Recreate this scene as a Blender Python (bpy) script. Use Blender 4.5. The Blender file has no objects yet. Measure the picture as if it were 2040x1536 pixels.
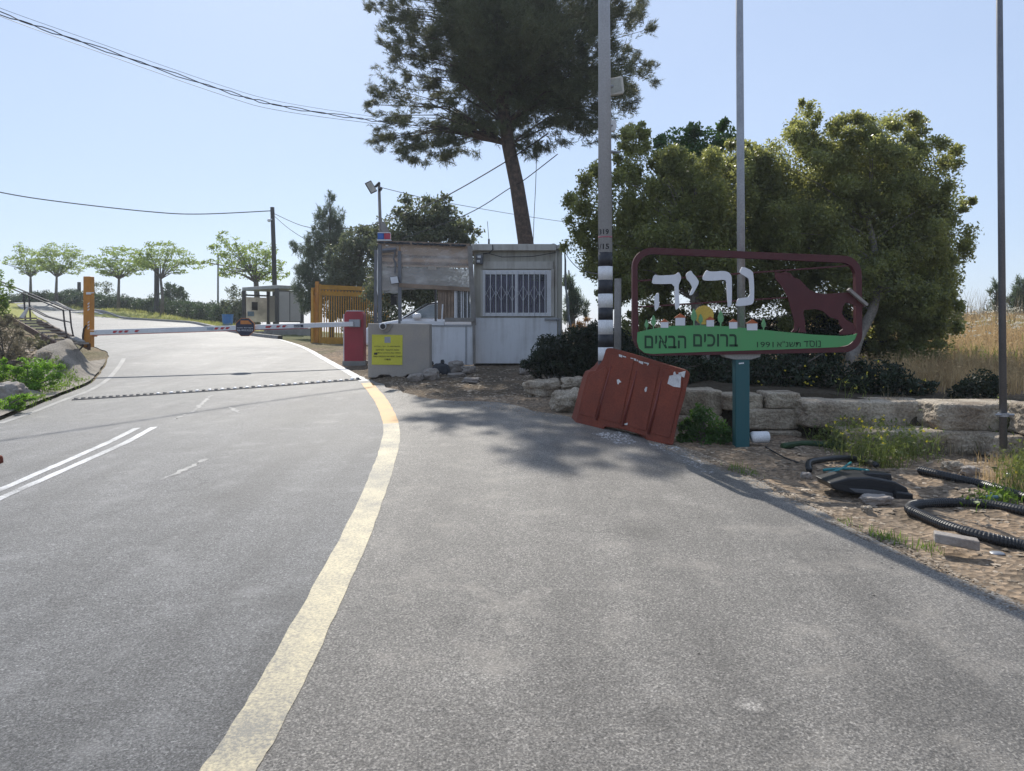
import bpy, bmesh, math, random
import numpy as np
from mathutils import Vector, Matrix, noise
from mathutils.geometry import delaunay_2d_cdt
R = math.radians
random.seed(7); RNG = np.random.default_rng(7)
sc = bpy.context.scene
COL = sc.collection

# ------------------------------------------------------------------ camera, sky, sun, exposure
F, CX, HY, H = 1534.0, 1020.0, 655.0, 1.6          # focal length (px), centre column, eye level row, eye height
cam = bpy.data.objects.new('camera', bpy.data.cameras.new('camera')); COL.objects.link(cam)
cam.location = (0, 0, H); cam.rotation_euler = (R(90), 0, 0)
cam.data.sensor_width = 36; cam.data.lens = F/2040*36
cam.data.shift_y = -(768-HY)/2040
cam.data.clip_start = .05; cam.data.clip_end = 2000
sc.camera = cam
HAZE = .0009
SUN_EL, SUN_AZ = 43.5, -14.7                        # azimuth from straight ahead, negative = left
w = bpy.data.worlds.new('World'); sc.world = w; w.use_nodes = True
nt = w.node_tree; bg = nt.nodes['Background']
sky = nt.nodes.new('ShaderNodeTexSky'); sky.sky_type = 'NISHITA'; sky.sun_disc = False
sky.sun_elevation = R(SUN_EL); sky.sun_rotation = R(SUN_AZ)
sky.altitude = 200; sky.air_density = 1.0; sky.dust_density = .7; sky.ozone_density = 3.0
mx = nt.nodes.new('ShaderNodeMix'); mx.data_type = 'RGBA'; tcw = nt.nodes.new('ShaderNodeTexCoord'); nzw = nt.nodes.new('ShaderNodeTexNoise'); nzw.inputs['Scale'].default_value = 2.2; nzw.inputs['Detail'].default_value = 6; nzw.inputs['Roughness'].default_value = .55
mrw = nt.nodes.new('ShaderNodeMapRange'); mrw.inputs['From Min'].default_value = .3; mrw.inputs['From Max'].default_value = .75; mrw.inputs['To Min'].default_value = .52; mrw.inputs['To Max'].default_value = .72
nt.links.new(tcw.outputs['Generated'], nzw.inputs['Vector']); nt.links.new(nzw.outputs['Fac'], mrw.inputs['Value']); nt.links.new(mrw.outputs[0], mx.inputs[0])     # thin milky veil over the clear sky
nt.links.new(sky.outputs[0], mx.inputs[6]); mx.inputs[7].default_value = (5.5, 6.7, 9.0, 1)
nt.links.new(mx.outputs[2], bg.inputs[0]); bg.inputs[1].default_value = .098
sl = bpy.data.lights.new('sun', 'SUN'); sl.energy = 4.3; sl.angle = R(.53); sl.color = (1, .95, .86)
so = bpy.data.objects.new('sun', sl); COL.objects.link(so)
sv = Vector((math.sin(R(SUN_AZ))*math.cos(R(SUN_EL)), math.cos(R(SUN_AZ))*math.cos(R(SUN_EL)), math.sin(R(SUN_EL))))
so.rotation_euler = sv.to_track_quat('Z', 'Y').to_euler(); so.location = sv*60
sc.view_settings.view_transform = 'Standard'; sc.view_settings.look = 'None'
sc.view_settings.exposure = 0.26; sc.view_settings.gamma = 1
sc.cycles.max_bounces = 8; sc.cycles.transparent_max_bounces = 16

# ------------------------------------------------------------------ helpers
def P(px, py, d):
    return Vector(((px-CX)/F*d, d, H+(HY-py)/F*d))
def rnd(a, b): return random.uniform(a, b)
BASE = {}
class MB:
    def __init__(s): s.v = []; s.f = []; s.m = []; s.mi = 0
    def add(s, vs, fs):
        o = len(s.v); s.v += [Vector(q) for q in vs]
        for f in fs: s.f.append(tuple(i+o for i in f)); s.m.append(s.mi)
        return s
    def obox(s, c, ax, ay, az):
        c = Vector(c); ax, ay, az = Vector(ax), Vector(ay), Vector(az)
        vs = [c+ax*i+ay*j+az*k for i in (-1, 1) for j in (-1, 1) for k in (-1, 1)]
        return s.add(vs, [(0, 1, 3, 2), (4, 6, 7, 5), (0, 4, 5, 1), (2, 3, 7, 6), (0, 2, 6, 4), (1, 5, 7, 3)])
    def box(s, a, b):
        a, b = Vector(a), Vector(b); c = (a+b)/2; h = (b-a)/2
        return s.obox(c, (h.x, 0, 0), (0, h.y, 0), (0, 0, h.z))
    def pbox(s, x0, y0, x1, y1, d, t):              # pixel rectangle standing at distance d, t deep (away)
        a = P(x0, y1, d); b = P(x1, y0, d)
        return s.box((a.x, d, a.z), (b.x, d+t, b.z))
    def beam(s, a, b, w, t, up=(0, 0, 1)):          # w: size across (in 'up' plane), t: other
        a, b = Vector(a), Vector(b); d = (b-a)/2; n = d.normalized()
        y = n.cross(Vector(up))
        if y.length < 1e-4: y = n.cross(Vector((0, 1, 0)))
        y.normalize(); z = y.cross(n).normalized()
        return s.obox((a+b)/2, d, y*t/2, z*w/2)
    def tube(s, pts, r, n=8, cap=True):
        pts = [Vector(p) for p in pts]; rs = r if isinstance(r, (list, tuple)) else [r]*len(pts)
        vs = []; fs = []; ref = None
        for i, p in enumerate(pts):
            t = (pts[min(i+1, len(pts)-1)]-pts[max(i-1, 0)]).normalized()
            if ref is None:
                ref = t.cross(Vector((0, 0, 1)))
                if ref.length < .05: ref = t.cross(Vector((0, 1, 0)))
            u = (ref-t*ref.dot(t))
            if u.length < 1e-5: u = t.orthogonal()
            u.normalize(); ref = u; q = t.cross(u)
            for k in range(n):
                a = 2*math.pi*k/n; vs.append(p+(u*math.cos(a)+q*math.sin(a))*rs[i])
        for i in range(len(pts)-1):
            for k in range(n):
                fs.append((i*n+k, i*n+(k+1) % n, (i+1)*n+(k+1) % n, (i+1)*n+k))
        if cap: fs += [tuple(range(n))[::-1], tuple((len(pts)-1)*n+k for k in range(n))]
        return s.add(vs, fs)
    def prism(s, front, back):                      # two matching outlines
        n = len(front)
        return s.add(list(front)+list(back), [tuple(range(n)), tuple(range(2*n-1, n-1, -1))] + [(i, i+n, (i+1) % n+n, (i+1) % n) for i in range(n)])
    def pprism(s, pts, d, t, dy=None):              # pixel outline -> plate of thickness t
        fr = [P(x, y, dy(x, y) if dy else d) for x, y in pts]
        return s.prism(fr, [q+Vector((0, t, 0)) for q in fr])
    def rock(s, c, r, seed=0, box=2.2, amp=.18, n=7, rot=0):
        vs = []; fs = []; c = Vector(c); idx = {}
        off = Vector((seed*3.7, seed*1.3, seed*2.1)); ca, sa = math.cos(rot), math.sin(rot)
        for ax in range(3):
            for sg in (-1, 1):
                g = {}
                for i in range(n+1):
                    for j in range(n+1):
                        q = [0, 0, 0]; q[ax] = sg; q[(ax+1) % 3] = (2*i/n-1); q[(ax+2) % 3] = (2*j/n-1)
                        key = tuple(round(t, 4) for t in q)
                        if key not in idx:
                            v = Vector(q); L = (abs(v.x)**box+abs(v.y)**box+abs(v.z)**box)**(1/box); v = v/L
                            a = 1+amp*noise.noise(v*1.3+off)+amp*.5*noise.noise(v*3.1+off)+amp*.3*noise.noise(v*8+off)+amp*.16*noise.noise(v*17+off)
                            v = Vector((v.x*r[0]*a, v.y*r[1]*a, v.z*r[2]*a))
                            idx[key] = len(vs); vs.append(c+Vector((v.x*ca-v.y*sa, v.x*sa+v.y*ca, v.z)))
                        g[i, j] = idx[key]
                for i in range(n):
                    for j in range(n):
                        f = (g[i, j], g[i+1, j], g[i+1, j+1], g[i, j+1])
                        fs.append(f if sg > 0 else f[::-1])
        return s.add(vs, fs)
    def parts(s, name, mat, parent, bevel=0, smooth=False, seg=2):   # every loose piece becomes an object of its own
        g = list(range(len(s.v)))
        def find(i):
            while g[i] != i: g[i] = g[g[i]]; i = g[i]
            return i
        for f in s.f:
            for i in f[1:]: g[find(i)] = find(f[0])
        isl = {}
        for f in s.f: isl.setdefault(find(f[0]), []).append(f)
        out = []
        for fs in isl.values():
            ids = sorted({i for f in fs for i in f}); mp = {i: k for k, i in enumerate(ids)}; m = MB()
            m.add([s.v[i] for i in ids], [tuple(mp[i] for i in f) for f in fs]); out.append(m.build(name, mat, parent, None, bevel, smooth, seg))
        return out
    def build(s, name, mat, parent=None, at=None, bevel=0, smooth=False, seg=2):
        org = Vector(BASE[parent.name]) if parent else Vector(at if at is not None else (0, 0, 0))
        me = bpy.data.meshes.new(name); me.from_pydata([tuple(q-org) for q in s.v], [], s.f)
        mats = mat if isinstance(mat, (list, tuple)) else [mat]
        for m in mats: me.materials.append(m)
        if len(mats) > 1: me.polygons.foreach_set('material_index', s.m)
        bm = bmesh.new(); bm.from_mesh(me); bmesh.ops.recalc_face_normals(bm, faces=bm.faces); bm.to_mesh(me); bm.free()
        if smooth: me.polygons.foreach_set('use_smooth', [True]*len(me.polygons))
        o = bpy.data.objects.new(name, me); COL.objects.link(o)
        if parent: o.parent = parent
        else: o.location = org
        BASE[o.name] = tuple(org)
        if bevel:
            b = o.modifiers.new('bevel', 'BEVEL'); b.width = bevel; b.segments = seg; b.limit_method = 'ANGLE'; b.angle_limit = R(35)
        return o
def tag(o, label=None, cat=None, group=None, kind=None):
    if label: o['label'] = label
    if cat: o['category'] = cat
    if group: o['group'] = group
    if kind: o['kind'] = kind
    return o
def thing(name, label, cat, loc, group=None):
    o = bpy.data.objects.new(name, None); COL.objects.link(o); o.location = loc; o.empty_display_size = .2
    BASE[o.name] = tuple(loc); return tag(o, label, cat, group)
def np_obj(name, V, Fq, mat, parent=None, at=(0, 0, 0), smooth=False):
    org = np.array(BASE[parent.name] if parent else at, float)
    V = np.asarray(V, float)-org; k = Fq.shape[1]; me = bpy.data.meshes.new(name)
    me.vertices.add(len(V)); me.vertices.foreach_set('co', V.astype(np.float32).ravel())
    me.loops.add(Fq.size); me.loops.foreach_set('vertex_index', Fq.astype(np.int32).ravel())
    me.polygons.add(len(Fq)); me.polygons.foreach_set('loop_start', np.arange(0, Fq.size, k, dtype=np.int32))
    if smooth: me.polygons.foreach_set('use_smooth', np.ones(len(Fq), bool))
    me.update(calc_edges=True); me.validate()
    me.materials.append(mat); o = bpy.data.objects.new(name, me); COL.objects.link(o)
    if parent: o.parent = parent
    else: o.location = org
    BASE[o.name] = tuple(org); return o
def copy_tree(o, loc=None, parent=None):
    c = o.copy(); COL.objects.link(c)
    if parent: c.parent = parent
    if loc is not None: c.location = loc
    for ch in list(o.children): copy_tree(ch, None, c)
    return c

# ------------------------------------------------------------------ materials
def new_mat(name):
    m = bpy.data.materials.new(name); m.use_nodes = True; n = m.node_tree
    return m, n, n.nodes['Principled BSDF'], n.nodes, n.links
def noise_node(N, L, co, scale, detail=4, rough=.55):
    t = N.new('ShaderNodeTexNoise'); t.inputs['Scale'].default_value = scale; t.inputs['Detail'].default_value = detail
    t.inputs['Roughness'].default_value = rough; L.new(co, t.inputs['Vector']); return t
def ramp(N, L, src, stops):
    r = N.new('ShaderNodeValToRGB'); L.new(src, r.inputs[0]); e = r.color_ramp.elements
    while len(e) < len(stops): e.new(.5)
    for i, (p, c) in enumerate(stops):
        e[i].position = p; e[i].color = (c, c, c, 1) if isinstance(c, (int, float)) else (*c, 1)
    return r
def mixc(N, L, fac, a, b, mode='MIX'):
    m = N.new('ShaderNodeMix'); m.data_type = 'RGBA'; m.blend_type = mode
    for sock, v in ((m.inputs[0], fac), (m.inputs[6], a), (m.inputs[7], b)):
        if hasattr(v, 'is_linked') or hasattr(v, 'node'): L.new(v, sock)
        elif isinstance(v, (int, float)): sock.default_value = v
        else: sock.default_value = (*v, 1)
    return m.outputs[2]
def bump(N, L, b, h, strength, dist=.01):
    k = N.new('ShaderNodeBump'); k.inputs['Strength'].default_value = strength; k.inputs['Distance'].default_value = dist
    L.new(h, k.inputs['Height']); L.new(k.outputs[0], b.inputs['Normal'])
def M(name, col, rough=.6, var=.2, scale=6, c2=None, fine=60, fvar=.12, bmp=.15, bdist=.004, metal=0, spec=.4):
    m, n, b, N, L = new_mat(name); tc = N.new('ShaderNodeTexCoord').outputs['Object']
    c2 = c2 or tuple(c*(1-var) for c in col)
    a = noise_node(N, L, tc, scale, 5); f = noise_node(N, L, tc, fine, 3)
    c = mixc(N, L, ramp(N, L, a.outputs['Fac'], [(.35, 0), (.65, 1)]).outputs[0], col, c2)
    g = ramp(N, L, f.outputs['Fac'], [(.3, 1-fvar), (.7, 1+fvar)])
    L.new(mixc(N, L, 1.0, c, g.outputs[0], 'MULTIPLY'), b.inputs['Base Color'])
    b.inputs['Roughness'].default_value = rough; b.inputs['Metallic'].default_value = metal
    b.inputs['Specular IOR Level'].default_value = spec
    if bmp: bump(N, L, b, f.outputs['Fac'], bmp, bdist)
    return m
def leaf_mat(name, c1, c2, trans=.35, tcol=None, rough=.5, spec=.35):
    m, n, b, N, L = new_mat(name); geo = N.new('ShaderNodeNewGeometry'); tc = N.new('ShaderNodeTexCoord').outputs['Object']
    a = noise_node(N, L, tc, 1.7, 4)
    c = mixc(N, L, geo.outputs['Random Per Island'], c1, c2)
    g = ramp(N, L, a.outputs['Fac'], [(.34, .58), (.66, 1.38)])
    c = mixc(N, L, 1.0, c, g.outputs[0], 'MULTIPLY')
    L.new(c, b.inputs['Base Color']); b.inputs['Roughness'].default_value = rough; b.inputs['Specular IOR Level'].default_value = spec
    t = N.new('ShaderNodeBsdfTranslucent')
    tcol = tcol or tuple(min(1, q*1.6) for q in c2); L.new(mixc(N, L, .6, c, tcol), t.inputs[0])
    ms = N.new('ShaderNodeMixShader'); ms.inputs[0].default_value = trans
    L.new(b.outputs[0], ms.inputs[1]); L.new(t.outputs[0], ms.inputs[2]); L.new(ms.outputs[0], N['Material Output'].inputs[0])
    return m
def Rz0(x, d): return .05*d+.025*max(x, -9) if x < 0 else (.05-.003*min(x, 4.5))*d
def asphalt(name, dark, light, tint, rough, stain=.25, spots=()):
    m, n, b, N, L = new_mat(name); tc = N.new('ShaderNodeTexCoord').outputs['Object']
    v = N.new('ShaderNodeTexVoronoi'); v.inputs['Scale'].default_value = 130; L.new(tc, v.inputs['Vector'])
    f = noise_node(N, L, tc, 105, 6, .75); f2 = noise_node(N, L, tc, 22, 3, .6)
    big = noise_node(N, L, tc, .55, 6, .6); mid = noise_node(N, L, tc, 3.0, 5, .6)
    base = mixc(N, L, ramp(N, L, f.outputs['Fac'], [(.40, 0), (.60, 1)]).outputs[0], dark, light)
    stone = ramp(N, L, v.outputs['Color'], [(.0, .52), (.6, .97), (1, 1.8)])
    c = mixc(N, L, 1.0, base, stone.outputs[0], 'MULTIPLY')
    s = ramp(N, L, big.outputs['Fac'], [(.3, 1-stain), (.7, 1+stain)])
    c = mixc(N, L, 1.0, c, s.outputs[0], 'MULTIPLY')
    s = ramp(N, L, mid.outputs['Fac'], [(.3, .88), (.7, 1.12)])
    c = mixc(N, L, 1.0, c, s.outputs[0], 'MULTIPLY')
    mp = N.new('ShaderNodeMapping'); mp.inputs['Rotation'].default_value = (0, 0, R(-14)); mp.inputs['Scale'].default_value = (2.6, .16, 1); L.new(tc, mp.inputs['Vector'])
    tr = noise_node(N, L, mp.outputs[0], 1.0, 4, .55); s = ramp(N, L, tr.outputs['Fac'], [(.34, .80), (.5, 1.0), (.68, 1.15)]); c = mixc(N, L, 1.0, c, s.outputs[0], 'MULTIPLY')   # worn wheel tracks
    for (sx, sy, sr, k) in spots:                     # oil stains and spilled lime
        vd = N.new('ShaderNodeVectorMath'); vd.operation = 'DISTANCE'; L.new(tc, vd.inputs[0]); vd.inputs[1].default_value = (sx, sy, Rz0(sx, sy))
        aa = N.new('ShaderNodeMath'); aa.operation = 'MULTIPLY_ADD'; L.new(mid.outputs['Fac'], aa.inputs[0]); aa.inputs[1].default_value = -sr*1.6; L.new(vd.outputs['Value'], aa.inputs[2])
        r_ = N.new('ShaderNodeMapRange'); r_.inputs['From Min'].default_value = -sr*.7; r_.inputs['From Max'].default_value = sr*.45; r_.inputs['To Min'].default_value = k; r_.inputs['To Max'].default_value = 1; L.new(aa.outputs[0], r_.inputs['Value'])
        c = mixc(N, L, 1.0, c, r_.outputs[0], 'MULTIPLY')
    vc = N.new('ShaderNodeTexVoronoi'); vc.feature = 'DISTANCE_TO_EDGE'; vc.inputs['Scale'].default_value = .55; wv = N.new('ShaderNodeVectorMath'); wv.operation = 'MULTIPLY_ADD'; wv.inputs[1].default_value = (.5, .5, .5); L.new(mid.outputs['Color'], wv.inputs[0]); L.new(tc, wv.inputs[2]); L.new(wv.outputs[0], vc.inputs['Vector'])
    ck = ramp(N, L, vc.outputs['Distance'], [(.0, .72), (.006, .8), (.012, 1)]); gate_ = ramp(N, L, big.outputs['Fac'], [(.52, 0), (.6, 1)])
    c = mixc(N, L, gate_.outputs[0], c, mixc(N, L, 1.0, c, ck.outputs[0], 'MULTIPLY'))
    dust = ramp(N, L, mid.outputs['Fac'], [(.55, 0), (.8, .6)])
    c = mixc(N, L, dust.outputs[0], c, tint)
    L.new(c, b.inputs['Base Color'])
    rr = ramp(N, L, big.outputs['Fac'], [(.3, rough-.05), (.7, rough+.07)]); L.new(rr.outputs[0], b.inputs['Roughness'])
    b.inputs['Specular IOR Level'].default_value = .5 if rough < .55 else .40
    ad = N.new('ShaderNodeMath'); ad.operation = 'ADD'; L.new(f.outputs['Fac'], ad.inputs[0]); L.new(f2.outputs['Fac'], ad.inputs[1])
    bump(N, L, b, ad.outputs[0], .7, .011)
    return m
def paint_mat(name, col, under, wear=.45):
    m, n, b, N, L = new_mat(name); tc = N.new('ShaderNodeTexCoord').outputs['Object']
    f = noise_node(N, L, tc, 70, 5, .7); g = noise_node(N, L, tc, 2.2, 5, .6); f2 = noise_node(N, L, tc, 25, 3)
    ad = N.new('ShaderNodeMath'); ad.operation = 'ADD'; L.new(f.outputs['Fac'], ad.inputs[0]); L.new(g.outputs['Fac'], ad.inputs[1])
    k = ramp(N, L, ad.outputs[0], [(wear+.38, 1), (wear+.62, 0)])
    k = N.new('ShaderNodeMapRange'); k.inputs['From Min'].default_value = .75+wear*.35; k.inputs['From Max'].default_value = 1.15+wear*.35
    L.new(ad.outputs[0], k.inputs['Value'])
    c = mixc(N, L, k.outputs[0], col, under); L.new(c, b.inputs['Base Color'])
    b.inputs['Roughness'].default_value = .6; bump(N, L, b, f.outputs['Fac'], .5, .01)
    return m
A_ROAD = asphalt('road_asphalt', (.058, .057, .057), (.190, .188, .186), (.23, .225, .22), .60, .25, ((-2.3, 6.1, .2, .7), (-1.2, 4.0, .15, .72), (-3.4, 8.2, .3, .75)))
A_FAR = asphalt('road_asphalt_far', (.045, .045, .046), (.15, .148, .145), (.22, .21, .20), .565)
A_LOT = asphalt('lot_asphalt', (.085, .078, .071), (.27, .25, .222), (.30, .27, .23), .62, .17, ((.85, 5.1, .22, .62), (.92, 2.95, .06, 2.6), (1.6, 3.0, .35, .75), (-.15, 3.1, .16, 1.35), (1.35, 5.9, .2, 1.35), (-.3, 3.7, .1, .75), (.55, 2.85, .12, .6), (2.2, 4.6, .3, .8)))
PAINT_Y = paint_mat('yellow_road_paint', (.58, .49, .30), (.17, .16, .135), .12)
PAINT_O = paint_mat('fresh_ochre_paint', (.52, .28, .075), (.26, .18, .10), .6)
PAINT_W = paint_mat('white_road_paint', (.62, .62, .62), (.19, .19, .19), .22)
PAINT_FADED = paint_mat('faded_road_paint', (.34, .33, .31), (.15, .15, .15), -.15)
CONC = M('rough_concrete', (.30, .285, .265), .85, .25, 3, bmp=.4)
CONC2 = M('grey_cast_concrete', (.37, .325, .275), .8, .18, 2, (.30, .275, .25), bmp=.2)
APRON = M('dusty_concrete', (.30, .265, .22), .9, .35, 2.6, (.17, .15, .125), fine=34, fvar=.3, bmp=.9, bdist=.02)
GALV = M('galvanised_steel', (.33, .34, .36), .45, .15, 5, metal=.6, bmp=.05)
GALVD = M('dull_grey_steel', (.16, .165, .18), .5, .2, 4, metal=.4, bmp=.05)
POLEP = M('grey_pole_paint', (.40, .41, .43), .5, .12, 3, bmp=.05)
BLACKP = M('black_paint', (.025, .027, .035), .5, .25, 6, bmp=.05)
WHITEP = M('white_paint', (.72, .72, .73), .55, .1, 5, bmp=.05)
DIRTYW = M('dirty_white_panel', (.68, .69, .71), .5, .14, 2.2, (.58, .58, .58), bmp=.05)
BEIGE = M('beige_cladding', (.42, .40, .34), .6, .2, 1.8, (.33, .30, .24), bmp=.08)
BEIGE2 = M('pale_beige_trim', (.50, .48, .43), .6, .2, 2.5, (.36, .33, .28), bmp=.08)
REDCAB = M('dark_red_paint', (.34, .03, .045), .45, .15, 4, bmp=.05)
MAROON = M('maroon_steel', (.075, .010, .014), .5, .2, 5, bmp=.08)
ORANGE = M('orange_post_paint', (.58, .25, .035), .5, .2, 4, (.42, .17, .03), bmp=.08)
OCHRE = M('ochre_gate_paint', (.62, .31, .04), .5, .2, 5, bmp=.05)
REDPLAST = M('faded_red_plastic', (.205, .046, .024), .68, .22, 3, (.15, .036, .021), fvar=.2, bmp=.1, spec=.2)
REDPLASTD = M('groove_shade_red', (.17, .032, .022), .55, .2, 3)  # darker red that paints the shade of the barrier's grooves
TEAL = M('dark_teal_paint', (.014, .085, .095), .45, .2, 3, bmp=.05)
SGREEN = M('sign_green', (.075, .26, .11), .45, .08, 3, bmp=.03)
STREE = M('sign_tree_green', (.13, .32, .14), .45, .08, 3, bmp=.03)
SDARK = M('sign_lettering_dark_green', (.008, .045, .018), .5, .2, 5, bmp=0)
SWHITE = M('sign_white', (.66, .67, .70), .45, .08, 4, bmp=.03)
SYEL = M('sign_yellow', (.55, .38, .06), .45, .1, 4, bmp=.03)
SROOF = M('sign_roof_orange', (.40, .10, .03), .45, .1, 4, bmp=.03)
NAVY = M('navy_plate', (.03, .033, .06), .45, .1, 5, bmp=0)
SIGNO = M('sign_orange', (.55, .19, .04), .5, .1, 5, bmp=0)
YNOT = M('notice_yellow', (.60, .56, .05), .5, .1, 3, bmp=.02)
INK = M('black_ink', (.02, .02, .02), .6, .1, 5, bmp=0)
REDINK = M('red_ink', (.45, .03, .04), .5, .1, 5, bmp=0)
BLUE = M('blue_plastic', (.03, .16, .45), .45, .12, 4, bmp=.03)
BLUEBOX = M('blue_lens', (.03, .12, .40), .3, .1, 4, bmp=0)
REDBOX = M('red_lens', (.45, .03, .07), .3, .1, 4, bmp=0)
WOOD = M('weathered_wood', (.30, .22, .16), .8, .3, 4, (.19, .14, .105), bmp=.3)
WOODG = M('grey_timber', (.28, .26, .24), .8, .3, 4, bmp=.3)
POLED = M('dark_creosote_timber', (.035, .035, .037), .8, .3, 4, bmp=.2)
CEIL = M('brown_ceiling_board', (.72, .58, .47), .8, .15, 2, bmp=.05)
DARK = M('dark_void', (.02, .02, .022), .8, .2, 4, bmp=0)
RUBBER = M('black_plastic_pipe', (.02, .021, .024), .38, .2, 6, bmp=.1)
TEALH = M('teal_hose', (.02, .22, .24), .4, .2, 6, bmp=.05)
LIME = M('limestone', (.45, .385, .30), .9, .3, 3.4, (.23, .18, .13), 38, .35, 1.0, .03)
LIMED = M('grey_fieldstone', (.33, .30, .27), .9, .3, 4, (.24, .2, .17), 30, .2, .6, .02)
BARK = M('pine_bark', (.12, .085, .065), .9, .4, 9, (.05, .04, .035), 40, .3, .8, .02)
BARKW = M('pale_bark', (.30, .27, .24), .9, .4, 7, (.15, .13, .115), 40, .2, .5, .01)
BARKG = M('grey_brown_bark', (.14, .12, .10), .9, .4, 7, bmp=.5)
CARW = M('white_car_paint', (.74, .76, .80), .22, .04, 1, bmp=0, spec=.6)
CARK = M('car_black_trim', (.02, .02, .022), .5, .1, 4, bmp=0)
TAN = M('dusty_bag', (.04, .045, .055), .7, .2, 5)
def streaked(name, col, dirt, k=.5):
    m, n, b, N, L = new_mat(name); tc = N.new('ShaderNodeTexCoord').outputs['Object']; mp = N.new('ShaderNodeMapping'); mp.inputs['Scale'].default_value = (7, 7, .6); L.new(tc, mp.inputs['Vector'])
    a = noise_node(N, L, mp.outputs[0], 1.2, 6, .65); g = noise_node(N, L, tc, 1.6, 5, .6); ad = N.new('ShaderNodeMath'); ad.operation = 'MULTIPLY'; L.new(a.outputs['Fac'], ad.inputs[0]); L.new(g.outputs['Fac'], ad.inputs[1])
    c = mixc(N, L, ramp(N, L, ad.outputs[0], [(.22, 0), (.40, k)]).outputs[0], col, dirt); L.new(c, b.inputs['Base Color']); b.inputs['Roughness'].default_value = .55; bump(N, L, b, g.outputs['Fac'], .12, .02); return m
BEIGE = streaked('beige_cladding_stained', (.43, .41, .35), (.22, .19, .15), .9); BEIGE2 = streaked('pale_trim_stained', (.50, .48, .43), (.27, .23, .19), .8); DIRTYW = streaked('white_panel_stained', (.70, .71, .73), (.42, .41, .40), .6)
SGREEN = streaked('sign_green_weathered', (.075, .30, .10), (.10, .24, .10), .6); SWHITE = streaked('sign_white_weathered', (.66, .67, .70), (.47, .47, .47), .5); TEAL = streaked('teal_post_weathered', (.013, .085, .095), (.05, .075, .07), .5)
def glass_mat(name, col, alpha, rough=.1, wrinkle=0):
    m, n, b, N, L = new_mat(name); tc = N.new('ShaderNodeTexCoord').outputs['Object']
    g = noise_node(N, L, tc, 2.5, 5, .6); L.new(mixc(N, L, g.outputs['Fac'], col, tuple(q*.7 for q in col)), b.inputs['Base Color'])
    r = ramp(N, L, g.outputs['Fac'], [(.3, max(0, alpha-.12)), (.7, min(1, alpha+.12))]); L.new(r.outputs[0], b.inputs['Alpha'])
    b.inputs['Roughness'].default_value = rough
    if wrinkle:
        mp = N.new('ShaderNodeMapping'); mp.inputs['Rotation'].default_value = (0, R(28), 0); mp.inputs['Scale'].default_value = (1.0, 1, 2.2); L.new(tc, mp.inputs['Vector']); k = noise_node(N, L, mp.outputs[0], 2.0, 5, .6)
        r2 = ramp(N, L, k.outputs['Fac'], [(.35, max(0, alpha-.14)), (.55, alpha), (.74, min(1, alpha+.25))]); L.new(r2.outputs[0], b.inputs['Alpha']); bump(N, L, b, k.outputs['Fac'], .8, .04)
    return m
PLASTIC = glass_mat('cloudy_plastic_sheet', (.92, .89, .85), .34, .35, 1)
PLASTIC2 = glass_mat('milky_plastic_sheet', (.75, .75, .74), .8, .4)
SHELTERG = glass_mat('smoked_dirty_glass', (.44, .40, .36), .9, .2)
CARG = glass_mat('car_glass', (.10, .15, .16), .55, .03)
WING = glass_mat('dark_window_glass', (.035, .04, .06), .95, .08)
CURT = M('blue_grey_curtain', (.14, .13, .19), .8, .3, 5)
L_PINE = leaf_mat('pine_needles', (.055, .075, .040), (.12, .135, .065), .32, (.22, .22, .09))
L_CON = leaf_mat('conifer_needles', (.065, .095, .065), (.12, .155, .095), .36, (.22, .28, .14))
L_FIC = leaf_mat('ficus_leaves', (.068, .095, .040), (.185, .20, .075), .50, (.68, .68, .18), .36, .6)
L_FICD = leaf_mat('dark_green_leaves', (.03, .07, .02), (.06, .12, .03), .4, (.18, .32, .05), .4, .5)
L_OLI = leaf_mat('olive_leaves', (.06, .08, .05), (.12, .14, .085), .36, (.24, .27, .11))
L_ROW = leaf_mat('light_green_leaves', (.10, .16, .03), (.23, .29, .055), .52, (.48, .60, .11))
L_HED = leaf_mat('hedge_leaves', (.02, .04, .016), (.05, .085, .03), .25, (.12, .2, .05))
L_DARK = leaf_mat('shade_plant_leaves', (.016, .04, .014), (.04, .075, .022), .3, (.10, .18, .04), .45, .4)
L_WEED = leaf_mat('green_weeds', (.06, .12, .02), (.14, .21, .035), .45, (.3, .45, .06))
L_WEEDO = leaf_mat('olive_green_weeds', (.06, .095, .025), (.15, .17, .055), .4, (.30, .36, .08))
L_LUSH = leaf_mat('lush_green_weeds', (.08, .19, .015), (.15, .30, .03), .45, (.35, .62, .05))
L_DRY = leaf_mat('dry_grass', (.36, .245, .12), (.58, .43, .24), .35, (.76, .57, .31), .7, .2)
L_DRYB = leaf_mat('dry_brush', (.12, .105, .07), (.24, .21, .15), .3, (.3, .26, .17), .7, .2)
L_YEL = leaf_mat('yellow_flowers', (.55, .45, .03), (.75, .62, .06), .3, (.8, .7, .1))
L_WHT = leaf_mat('white_umbels', (.6, .58, .48), (.75, .72, .62), .3, (.8, .78, .6))
L_THATCH = leaf_mat('dead_fronds', (.25, .14, .06), (.38, .22, .1), .3, (.5, .3, .12), .7, .2)

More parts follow.
